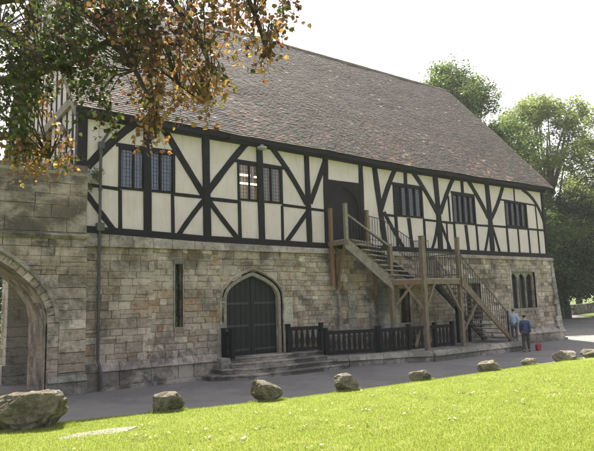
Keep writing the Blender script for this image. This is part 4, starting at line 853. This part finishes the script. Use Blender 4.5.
V0=np.stack([P[:,0]-np.cos(ang)*w,P[:,1]-np.sin(ang)*w,Z-.004],1);V1=np.stack([P[:,0]+np.cos(ang)*w,P[:,1]+np.sin(ang)*w,Z-.004],1);V2=np.stack([P[:,0]+le[:,0],P[:,1]+le[:,1],Z+h],1)
vv=np.stack([V0,V1,V2],1).reshape(-1,3)
me=bpy.data.meshes.new('grass');me.vertices.add(3*N);me.vertices.foreach_set('co',vv.ravel().astype(np.float32));me.loops.add(3*N);me.loops.foreach_set('vertex_index',np.arange(3*N,dtype=np.int32))
me.polygons.add(N);me.polygons.foreach_set('loop_start',np.arange(0,3*N,3,dtype=np.int32));me.update(calc_edges=True)
at=me.color_attributes.new('tone','FLOAT_COLOR','POINT');cc=np.ones((N,4),np.float32);k=(.75+.5*rs.rand(N))[:,None];pm=np.array([noise.noise(Vector((float(a)*1.7,float(b)*2.6,4)))+.6*noise.noise(Vector((float(a)*5,float(b)*7,9))) for a,b in P])[:,None]
base=np.where(rs.rand(N,1)<np.clip((pm-.38)*3,.06,.75),np.array([[.42,.41,.2]]),np.array([[.24,.275,.055]]));cc[:,:3]=base*k
at.data.foreach_set('color',np.repeat(cc,3,0).ravel());me.materials.append(M_grassb)
g=bpy.data.objects.new('grass',me);col.objects.link(g);tag(g,'short sunlit lawn grass on the bank','grass',kind='stuff')
# fallen petals and dry leaves
mb=MB()
for i in range(480):
    if i%7==0:cxp=(R.uniform(-2.5,9),R.uniform(-11,-6.6))
    x=cxp[0]+R.gauss(0,.16);y=cxp[1]+R.gauss(0,.10)
    if EY(x)-y<.25:continue
    z=bank(x,y)+.03+R.uniform(0,.02);s=R.uniform(.014,.042)
    a=R.uniform(0,6.28);ca,sa=math.cos(a)*s,math.sin(a)*s;t=R.uniform(-.4,.4)*s
    mb.add([(x-ca,y-sa,z+t),(x+sa*.6,y-ca*.6,z),(x+ca,y+sa,z-t),(x-sa*.6,y+ca*.6,z+.006)],[(0,1,2,3)],R.choice([(.36,.35,.24),(.28,.26,.16),(.25,.22,.13),(.05,.04,.03),(.13,.09,.05),(.07,.06,.03)]))
o=mb.build('fallen_petals',m_attr('petal',.8,30),attr=True);tag(o,'scattered pale petals and dry leaves lying on the lawn','petals',kind='stuff')
# longer tufts round the boulders
TUFT=True
# flat slab in the lawn
mb=MB();P4=[(-2.3,-6.95),(-1.95,-6.78),(-1.35,-6.8),(-.95,-6.95),(-1.25,-7.22),(-1.8,-7.3),(-2.15,-7.2)];zs=bank(-1.7,-7.0)-.03
slab(mb,P4,zs-.03,zs+.035,(.5,.5,.5));o=mb.build('stone_slab',M_slab,bevel=.015);tag(o,'flat pale stone slab set in the grass below the biggest boulder','slab')
# ================================================================ boulders
def boulder(cx_,cy_,w,h,dp_,seed,yaw,label,flat=.75,tilt=0):
    import bmesh
    bm=bmesh.new();bmesh.ops.create_icosphere(bm,subdivisions=6,radius=1)
    rr=random.Random(seed);pl=[]
    for i in range(13):
        n=V((rr.gauss(0,1),rr.gauss(0,1),rr.gauss(0,1)*.8)).normalized();pl.append((n,rr.uniform(.62,.9)))
    pl.append((V((rr.uniform(-.15,.15),rr.uniform(-.2,.1),1)).normalized(),flat))
    for v in bm.verts:
        p=v.co.copy()
        for n,d in pl:
            e=p.dot(n)-d
            if e>0:p-=n*e*.93
        q=p*2.3+V((seed*3.1,0,0))
        st=V((p.x*1.2,p.y*1.2,p.z*7+seed));p+=p.normalized()*(.09*noise.noise(q)+.05*noise.noise(q*2.7)+.05*abs(noise.noise(st))+.03*abs(noise.noise(q*5))+.02*noise.noise(q*11)+.01*noise.noise(q*23))
        v.co=p
    X=[v.co.x for v in bm.verts];Zs=[v.co.z for v in bm.verts];Y=[v.co.y for v in bm.verts]
    kx=w/(max(X)-min(X));kz=h*1.3/(max(Zs)-min(Zs));ky=dp_/(max(Y)-min(Y));zm=max(Zs)*kz
    me=bpy.data.meshes.new('boulder');
    for v in bm.verts:
        v.co=V((v.co.x*kx,v.co.y*ky,v.co.z*kz-zm+h*1.12+tilt*v.co.x*kx))
    bm.to_mesh(me);bm.free();me.polygons.foreach_set('use_smooth',[True]*len(me.polygons));me.materials.append(M_rockp if seed>22 else M_rock)
    o=bpy.data.objects.new('boulder',me);col.objects.link(o);o.location=(cx_,cy_,bank(cx_,cy_)-.01);o.rotation_euler=(0,0,yaw)
    tag(o,label,'boulder','boulders lined along the edge of the lawn')
yw=math.radians(-35)
BO=[(-2.38,-5.28,1.52,.62,.75,3,yw+.1,'biggest boulder, long and mossy, at the left end of the row',.7,.13),
(.21,-5.52,.66,.37,.42,5,yw+.1,'small square boulder, second from the left',.8,0),
(2.38,-5.85,.74,.40,.5,8,yw,'boulder with a ridged sloping top, just right of the steps in view',.7,-.15),
(4.56,-6.0,.62,.40,.45,12,yw,'pointed boulder in front of the dark balustrade',.85,0),
(7.14,-6.05,.62,.29,.42,15,yw,'low flat-topped boulder in front of the stair posts',.65,.05),
(9.91,-6.15,.64,.30,.42,19,yw+.1,'greenish wedge boulder in front of the lower flight',.6,.1),
(11.93,-6.17,.5,.22,.4,23,yw,'smallest boulder, below the two people',.7,0),
(13.93,-6.25,.88,.36,.6,27,yw,'broad pale rounded boulder near the right end of the row',.7,-.02),
(15.25,-6.45,.85,.28,.5,31,yw,'long low pale boulder at the right end of the row',.65,0)]
for b in BO:boulder(*b)
# ================================================================ people
def skin(name,chains,mat,parent,levels=1,root=0):
    vs=[];es=[];rd=[];key={}
    for ch_ in chains:
        prev=None
        for (p,r) in ch_:
            k=tuple(round(c,4) for c in p)
            if k not in key:key[k]=len(vs);vs.append(p);rd.append(r)
            i=key[k]
            if prev is not None:es.append((prev,i))
            prev=i
    me=bpy.data.meshes.new(name);me.from_pydata(vs,es,[]);o=bpy.data.objects.new(name,me);col.objects.link(o)
    m=o.modifiers.new('skin','SKIN')
    if not me.skin_vertices:
        bpy.context.view_layer.objects.active=o
        me.attributes  # ensure
    sv=me.skin_vertices[0].data if me.skin_vertices else None
    for i,r in enumerate(rd):
        rr=r if hasattr(r,'__len__') else (r,r)
        sv[i].radius=rr;sv[i].use_root=(i==root)
    s=o.modifiers.new('sub','SUBSURF');s.levels=levels;s.render_levels=levels
    dg=bpy.context.evaluated_depsgraph_get();e=o.evaluated_get(dg);m2=bpy.data.meshes.new_from_object(e)
    bpy.data.objects.remove(o);o=bpy.data.objects.new(name,m2);col.objects.link(o);m2.materials.clear();m2.materials.append(mat)
    m2.polygons.foreach_set('use_smooth',[True]*len(m2.polygons))
    if parent:o.parent=parent
    return o
M_skin=m_plain('skin',(.45,.27,.2),.6,.1,8,.05)
def person(loc,yaw,H,jacket,trouser,hair,label,bagmat=None,step=.12,arm=.1):
    o=empty('person',loc,label,'person');o.rotation_euler=(0,0,yaw)
    s=H/1.7
    def q(x,y,z):return (x*s,y*s,z*s)
    # facing +Y, walking
    body=[]
    hip=q(0,0,.93);body.append([(hip,.12*s),(q(0,0,1.1),.09*s),(q(0,.0,1.28),.095*s),(q(0,-.01,1.4),.07*s),(q(0,0,1.47),.05*s),(q(0,.02,1.54),.065*s),(q(0,.02,1.63),.085*s),(q(0,.01,1.69),.05*s)])
    LEG={};ARM={}
    for sd in(-1,1):
        f=step*sd
        L=[(hip,.12*s),(q(.09*sd,0,.88),.085*s),(q(.1*sd,f*.5+.03,.48),.055*s),(q(.1*sd,f-.03,.09),.038*s),(q(.105*sd,f+.03,.035),.035*s),(q(.11*sd,f+.13,.03),.03*s)];body.append(L);LEG[sd]=L
        A=[(q(0,-.01,1.4),.07*s),(q(.17*sd,-.01,1.38),.055*s),(q(.215*sd,-.04-arm*sd*.3,1.12),.042*s),(q(.225*sd,.04-arm*sd,.88),.03*s)];hx=q(.225*sd,.05-arm*sd,.80)
        body.append(A+[(hx,(.03*s,.018*s))])
        for k,(dy,ln) in enumerate(((-.026,.06),(-.009,.075),(.009,.07),(.026,.055))):
            body.append([(hx,(.03*s,.018*s)),(q(.225*sd,.05-arm*sd+dy,.80-.035),.009*s),(q(.215*sd,.055-arm*sd+dy,.80-.035-ln*.6),.008*s),(q(.2*sd,.06-arm*sd+dy,.80-.03-ln),.007*s)])
        body.append([(hx,(.03*s,.018*s)),(q(.21*sd,.085-arm*sd,.79),.01*s),(q(.2*sd,.1-arm*sd,.755),.008*s)])
        ARM[sd]=A
    b=skin('body',body,M_skin,o,1)
    # face: eyes and nose
    m=MB()
    for sx in(-1,1):m.tube([q(.03*sx,.09,1.635),q(.03*sx,.104,1.635)],.011*s,6)
    m.build('eyes',M_dark,o)
    m=MB();m.tube([q(0,.095,1.64),q(0,.125,1.605),q(0,.1,1.595)],[.008*s,.014*s,.01*s],6);m.build('nose',M_skin,o,smooth=True)
    grow=lambda c,g:[(p,(r if not hasattr(r,'__len__') else r[0])+g*s) for p,r in c]
    jk=[[(q(0,0,.76),(.2*s,.15*s)),(q(0,0,.84),(.2*s,.15*s)),(q(0,0,1.0),(.18*s,.14*s)),(q(0,0,1.2),(.175*s,.13*s)),(q(0,-.01,1.36),(.16*s,.12*s)),(q(0,0,1.455),.075*s)]]
    for sd in(-1,1):
        A=ARM[sd];jk.append([(q(0,-.01,1.36),(.16*s,.12*s)),(q(.17*sd,-.01,1.37),.075*s),(A[2][0],.06*s),(A[3][0],.047*s)])
    skin('jacket',jk,jacket,o,1)
    tr=[]
    for sd in(-1,1):
        L=LEG[sd];tr.append([(q(0,0,.93),.145*s),(L[1][0],.105*s),(L[2][0],.075*s),(L[3][0],.06*s)])
    skin('trousers',tr,trouser,o,1)
    for sd in(-1,1):
        L=LEG[sd];skin('shoe',[[(L[3][0],.045*s),(L[4][0],.046*s),(L[5][0],.038*s)]],M_dark,o,1)
    m=MB();vs=[];n=14
    skin('hair',[[(q(0,-.02,1.56),.07*s),(q(0,-.015,1.64),.1*s),(q(0,0,1.70),.075*s)]],hair,o,2)
    return o
M_navy=m_plain('navy_jacket',(.035,.055,.12),.8,.2,12,.2);M_blue=m_plain('pale_blue_coat',(.30,.36,.47),.8,.12,12,.2)
M_trb=m_plain('dark_trousers',(.05,.04,.038),.85,.2,12,.2);M_trg=m_plain('grey_trousers',(.08,.08,.085),.85,.2,12,.2);M_hair=m_plain('dark_hair',(.018,.013,.01),.6,.3,30,.5)
person((17.2,-2.66,0),math.radians(-62),1.52,M_navy,M_trb,M_hair,'person in a navy jacket and dark trousers walking away past the foot of the stairs')
person((17.72,-1.8,.39),math.radians(-50),1.36,M_blue,M_trg,M_hair,'person in a long pale blue coat beside the one in navy',step=-.1)
M_red=m_plain('red_cloth',(.26,.025,.03),.6,.15,14,.2)
bag=empty('shopping_bag',(17.95,-2.72,.0),'small red shopping bag by the feet of the two people','bag')
m=MB();m.hexa([(-.12,-.06,0),(.12,-.06,0),(.12,.06,0),(-.12,.06,0)],[(-.15,-.06,.26),(.14,-.08,.29),(.16,.05,.27),(-.13,.07,.25)]);b_=m.build('bag_body',M_red,bag,bevel=.02)
for y in(-.06,.04):
    m=MB();m.tube([(-.07,y,.26),(-.05,y,.34),(0,y+.02,.38),(.06,y,.33),(.07,y,.26)],.008,6);m.build('handle',M_red,bag)
# ================================================================ trees
def leafcloud(mb,centers,n,size,cols,rad,aspect=.62,flat=.0):
    for (c,r) in centers:
        tone=R.uniform(.7,1.3);cl=R.choice(cols)
        for i in range(n):
            p=c+V((R.gauss(0,1),R.gauss(0,1),R.gauss(0,.8)))*r*.5
            a=V((R.gauss(0,1),R.gauss(0,1),R.gauss(0,.6))).normalized();b=a.orthogonal().normalized();b.rotate(Matrix.Rotation(R.uniform(0,6.28),3,a))
            s=size*R.uniform(.6,1.35);w=s*aspect/2;k=tone*R.uniform(.75,1.25)
            mb.add([p-a*s/2,p+b*w,p+a*s/2,p-b*w],[(0,1,2,3)],tuple(v*k for v in cl))
def tree(base,H,lobes,cols,size,nleaf,label,trunk_r=.4,group='trees beyond the hall',bark=None,sub=26,crad=1.0,trunk_to=.55):
    o=empty('tree',base,label,'tree',group)
    B=V(base);ms=MB()
    top=V((R.uniform(-.4,.4),R.uniform(-.4,.4),H*trunk_to))
    tp=[V((0,0,-.3)),V((.1,.05,H*.12)),V((-.1,.1,H*.3)),top,top+V((.3,-.2,H*.25))]
    ms.tube(tp,[trunk_r*1.35,trunk_r,trunk_r*.8,trunk_r*.5,trunk_r*.12],9)
    cs=[];per=sub
    for (x,y,z,rx,ry,rz) in lobes:
        c=V((x,y,z));st_=tp[1].lerp(top,R.uniform(.4,1)) if z>H*.35 else tp[1]
        mid=st_.lerp(c,.55)+V((R.uniform(-.5,.5),R.uniform(-.5,.5),-.4))
        ms.tube([st_,mid,c],[trunk_r*.4,trunk_r*.22,.04],6)
        for k in range(per):
            d=V((R.gauss(0,1),R.gauss(0,1),R.gauss(0,1))).normalized();rr=R.uniform(.55,1.0)
            e=c+V((d.x*rx,d.y*ry,d.z*rz))*rr
            cs.append((e,crad*R.uniform(.7,1.25)))
            if k%3==0:ms.tube([c.lerp(e,.1),c.lerp(e,.6)+V((0,0,-.1)),e],[.07,.045,.015],4,cap=False)
    t_=ms.build('trunk',bark or M_bark);t_.parent=o
    ml=MB();leafcloud(ml,cs,max(1,nleaf//len(cs)),size,cols,crad);l_=ml.build('crown',M_farleaf,attr=True);l_.parent=o
    return o
G1=[(.08,.11,.035),(.105,.14,.045),(.06,.09,.028)]
G2=[(.17,.20,.075),(.20,.23,.09),(.14,.17,.06)]  # leaf greens lightened to stand in for backlight and haze
GD=[(.045,.065,.03),(.06,.085,.035),(.035,.05,.024)]
def lobes(n,w,h,z0,seed,fill=1):
    r=random.Random(seed);L=[]
    for i in range(n):
        t=r.uniform(0,1);zz=z0+h*t;ww=w*math.sin(PI*min(.97,.12+.82*t))**.7
        a=r.uniform(0,6.28);rad=ww*math.sqrt(r.uniform(.1,1))*fill
        s=r.uniform(.75,1.25);L.append((math.cos(a)*rad*.72,math.sin(a)*rad*.72,zz,1.7*s,1.7*s,1.2*s))
    return L
# A: tree over the roof; B: pale tree at right; dark evergreens below
tree((35.5,15.5,0),23,lobes(24,5.6,14,8.5,1),G1,.23,42000,'tall broad green tree rising behind the right end of the roof',.5,sub=22,crad=.72)
tree((49.0,14.5,0),22.5,lobes(32,7.0,16.2,5.5,2),G2,.22,52000,'pale airy tree at the right, left of the frame edge and above the dark evergreens',.5,sub=22,crad=.7)
tree((54.5,8.5,0),22,lobes(34,7.5,17,5,7),G2,.25,40000,'pale tree furthest right behind the dark evergreens',.5,sub=22,crad=.75)
tree((41.0,13.0,0),11,lobes(28,4.6,10,1.0,3),GD+G1[:1],.27,30000,'dense dark evergreen close behind the right corner of the hall',.4,sub=30,crad=.85,bark=M_darkbark)
tree((49.5,14.0,0),11,lobes(28,4.6,9,2.6,4),GD,.27,30000,'dense dark evergreen in the middle beyond the low wall',.4,sub=30,crad=.85,bark=M_darkbark)
tree((56.0,13.5,0),12,lobes(26,5,10,2.4,5),GD+G1[:1],.28,26000,'dense dark evergreen furthest right beyond the low wall',.4,sub=28,crad=.9,bark=M_darkbark)
tree((38.0,19.5,0),15,lobes(24,5,12,2,6),G1+GD[:1],.25,30000,'mid green tree filling the gap behind the corner of the hall',.4,crad=.95)
tree((39.6,13.6,0),18.5,lobes(26,4.8,12.5,5.5,21),G1,.23,36000,'light green tree between the tall one behind the roof and the pale ones',.4,crad=.95)
tree((34.0,9.3,0),10.5,lobes(22,3.6,7.5,2.8,31),GD,.26,20000,'dense dark evergreen standing nearest the stone corner of the hall',.35,sub=28,crad=.8,bark=M_darkbark)
tree((62,30,0),17,lobes(22,7,13,3,8),G1,.45,12000,'dark distant tree behind the evergreens, left one',.4,crad=1.3)
tree((74,26,0),17,lobes(22,7,13,3,9),G1,.45,12000,'dark distant tree behind the evergreens, right one',.4,crad=1.3)
tree((2.2,36,0),12,lobes(26,5,10,1.2,10),G1+GD,.4,9000,'leafy tree seen through the gateway arch',.4,crad=1.1)
tree((-6,38,0),13,lobes(24,5,11,1.4,11),G1,.4,8000,'leafy tree beyond the gateway, hidden mostly by its wall',.4,crad=1.1)
# low wall
lw=empty('low_wall',(50,14,0),'low dark stone boundary wall under the evergreens on the right','wall')
mb=MB();pts_=[(36.5,13.6),(46,15.8),(60,19.5),(75,23)]
for a,b in zip(pts_,pts_[1:]):
    L=math.hypot(b[0]-a[0],b[1]-a[1]);n=int(L/.5)
    for i in range(n):
        p=V((a[0]+(b[0]-a[0])*i/n,a[1]+(b[1]-a[1])*i/n,0));q=V((a[0]+(b[0]-a[0])*(i+.98)/n,a[1]+(b[1]-a[1])*(i+.98)/n,0))
        for k in range(4):
            mb.bar(p+V((0,0,.13+.25*k)),q+V((0,0,.13+.25*k)),.35+R.uniform(-.02,.02),.245,c=tuple(v*R.uniform(.6,1) for v in(.16,.15,.12)))
        mb.bar(p+V((0,0,1.06)),q+V((0,0,1.06)),.44,.1,c=(.16,.155,.13))
o=mb.build('wall_body',M_stone,attr=True);o.parent=lw;o.matrix_parent_inverse=Matrix.Translation(-lw.location)
# ---- overhanging near tree
TB=V((-8.6,-9.8,0));TB.z=bank(TB.x,TB.y)
nt=empty('overhanging_tree',tuple(TB),'bronze and green broadleaf tree leaning in from the upper left with drooping sunlit leaves','tree')
Bk=MB();tk=[V((0,0,-.2)),V((.05,0,1.2)),V((.25,0,2.8)),V((.7,.05,4.2)),V((1.2,.1,5.6)),V((1.6,.2,8))]
Bk.tube(tk,[.42,.33,.29,.25,.18,.08],12)
for li,L in enumerate(LIMBS):
    pts=[V(p)-TB for p in L]
    if li<2:pts=[tk[3] if li==0 else tk[2]]+pts[1:];rad=[.14,.09,.07,.055,.045,.035,.02][:len(pts)]
    else:rad=[.035,.025,.018,.012,.008][:len(pts)]
    rad=(rad+[.01]*9)[:len(pts)]
    Bk.tube(pts,rad,7)
LP=[V(p)-TB for L in LIMBS for p in L[1:]]
def mapleleaf(mb,p,size,c,nrm,dr):
    d=dr.normalized();s=nrm.cross(d)
    if s.length<.05:s=d.orthogonal()
    s.normalize();n=s.cross(d).normalized()
    out=[(0,0),(.24,.04),(.40,.08),(.42,.30),(.50,.50),(.28,.66),(.0,1.0),(-.28,.66),(-.50,.50),(-.42,.30),(-.40,.08),(-.24,.04)]
    fold=R.uniform(-.1,.35);curl=R.uniform(-.3,.1)
    vs=[p+s*(x*size)+d*(y*size)+n*((abs(x)*fold+y*y*curl)*size) for x,y in out]
    ctr=p+d*(.4*size)+n*(.16*curl*size)
    mb.add(vs+[ctr],[(i,(i+1)%12,12) for i in range(12)],c)
TONES={'g':[(.035,.05,.018),(.045,.06,.02),(.028,.036,.015),(.05,.033,.02),(.08,.095,.03),(.055,.045,.02)],
'b':[(.10,.06,.035),(.06,.033,.026),(.20,.10,.055),(.06,.065,.025),(.26,.13,.075),(.12,.09,.035),(.09,.045,.04)],
'y':[(.28,.155,.075),(.23,.11,.065),(.33,.20,.10),(.16,.09,.045),(.11,.045,.035),(.22,.15,.06),(.09,.08,.03)]}
Lf=MB()
for (x,y,z,t) in SPRAYS:
    c=V((x,y,z))-TB;near=min(LP,key=lambda q:(q-c).length)
    c0=c+V((R.gauss(0,.05),R.gauss(0,.05),.16));tip=c+V((R.gauss(0,.10),R.gauss(0,.10),-.2+R.gauss(0,.07)))
    mid=near.lerp(c0,.6)+V((0,0,.08))
    if (near-c).length<2.2:Bk.tube([near,mid,c0],[.010,.006,.004],4,cap=False)
    Bk.tube([c0,c0.lerp(tip,.5)+V((.01,.01,.02)),tip],[.004,.003,.0015],4,cap=False)
    base=R.choice(TONES[t])
    n=R.randint(24,34) if t!='y' else R.randint(20,28)
    for k in range(n):
        u=R.random();st_=c0.lerp(tip,u);a_=R.uniform(0,6.28);o_=V((math.cos(a_),math.sin(a_),-.25))*abs(R.gauss(0,.065)+.02)
        p=st_+o_
        cl=R.choice(TONES[t]) if R.random()<.5 else base;kk=R.uniform(.75,1.25)
        dr=o_.normalized()*.6+V((R.gauss(0,.35),R.gauss(0,.35),-.75+R.gauss(0,.35)));nm=V((R.gauss(0,.7),R.gauss(0,.7),1))
        mapleleaf(Lf,p,R.uniform(.032,.062),tuple(v*kk for v in cl),nm,dr)
        if R.random()<.5:Bk.tube([st_,p],[.002,.0013],3,cap=False)
# crown above the frame
for i in range(230):
    c=V((R.uniform(-2.5,3.8),R.uniform(-3,3.5),R.uniform(5.6,9.2)))
    if (c+TB-V(CAM_LOC)).dot(V(CAM_U))/max(.1,(c+TB-V(CAM_LOC)).dot(V(CAM_F)))<.5 and (c+TB-V(CAM_LOC)).dot(V(CAM_F))>0:continue
    for k in range(10):
        p=c+V((R.gauss(0,.2),R.gauss(0,.2),R.gauss(0,.15)));mapleleaf(Lf,p,R.uniform(.08,.13),tuple(v*R.uniform(.8,1.2) for v in R.choice(TONES['g'])),V((R.gauss(0,.8),R.gauss(0,.8),1)),V((R.gauss(0,1),R.gauss(0,1),-.6)))
a=Bk.build('trunk',M_darkbark,smooth=True);b=Lf.build('leaves',M_leaf,attr=True);a.parent=nt;b.parent=nt
# ================================================================ air
hz=MB();hz.box(-60,-60,-1.2,140,90,30);t=NT('thin_air')
v=t.node('ShaderNodeVolumePrincipled');v.inputs['Color'].default_value=(.9,.93,.95,1);v.inputs['Density'].default_value=.0004;v.inputs['Anisotropy'].default_value=.4
t.l(v.outputs[0],t.out.inputs['Volume']);hz.build('haze',t.m,kind='stuff')['label']='thin sunlit haze in the summer air'
# ================================================================ light
SUN=V((.22,.525,.824)).normalized()
el=math.asin(SUN.z);az=math.atan2(SUN.x,SUN.y)
w=bpy.data.worlds.new('World');scene.world=w;w.use_nodes=True;n=w.node_tree.nodes;n.clear()
out=n.new('ShaderNodeOutputWorld');bg=n.new('ShaderNodeBackground');sky=n.new('ShaderNodeTexSky');sky.sky_type='NISHITA';sky.sun_disc=False
sky.sun_elevation=el;sky.sun_rotation=az;sky.air_density=1.0;sky.dust_density=4.0;sky.ozone_density=1.0
bg.inputs[1].default_value=.11
# thin bright haze over the blue, stronger towards the sun
mx=n.new('ShaderNodeMix');mx.data_type='RGBA'
tc=n.new('ShaderNodeTexCoord');dt=n.new('ShaderNodeVectorMath');dt.operation='DOT_PRODUCT';dt.inputs[1].default_value=(SUN.x,SUN.y,SUN.z)
mr=n.new('ShaderNodeMapRange');mr.inputs[1].default_value=-.5;mr.inputs[2].default_value=.55;mr.inputs[3].default_value=.12;mr.inputs[4].default_value=.8
Lk=w.node_tree.links.new
Lk(tc.outputs['Generated'],dt.inputs[0]);Lk(dt.outputs['Value'],mr.inputs[0]);Lk(mr.outputs[0],mx.inputs[0])
mx.inputs[7].default_value=(3.85,3.6,3.65,1)
Lk(sky.outputs[0],mx.inputs[6]);w.node_tree.links.new(mx.outputs[2],bg.inputs[0]);w.node_tree.links.new(bg.outputs[0],out.inputs[0])
sl=bpy.data.lights.new('sun','SUN');sl.energy=5.0;sl.angle=math.radians(.53);sl.color=(1,.95,.86)
so=bpy.data.objects.new('sun',sl);col.objects.link(so);so.rotation_euler=(-SUN).to_track_quat('-Z','Y').to_euler()
# ================================================================ camera
cd=bpy.data.cameras.new('camera');co=bpy.data.objects.new('camera',cd);col.objects.link(co)
r_,u_,f_=V(CAM_R),V(CAM_U),V(CAM_F)
co.matrix_world=Matrix(((r_.x,u_.x,-f_.x,CAM_LOC[0]),(r_.y,u_.y,-f_.y,CAM_LOC[1]),(r_.z,u_.z,-f_.z,CAM_LOC[2]),(0,0,0,1)))
cd.sensor_width=36;cd.lens=36*577/594;cd.clip_start=.05;cd.clip_end=1500
scene.camera=co
vs=scene.view_settings;vs.view_transform='Standard';vs.look='None';vs.exposure=1.75;vs.gamma=1;vs.use_curve_mapping=False
scene.render.engine='CYCLES';scene.cycles.max_bounces=8;scene.cycles.transparent_max_bounces=12
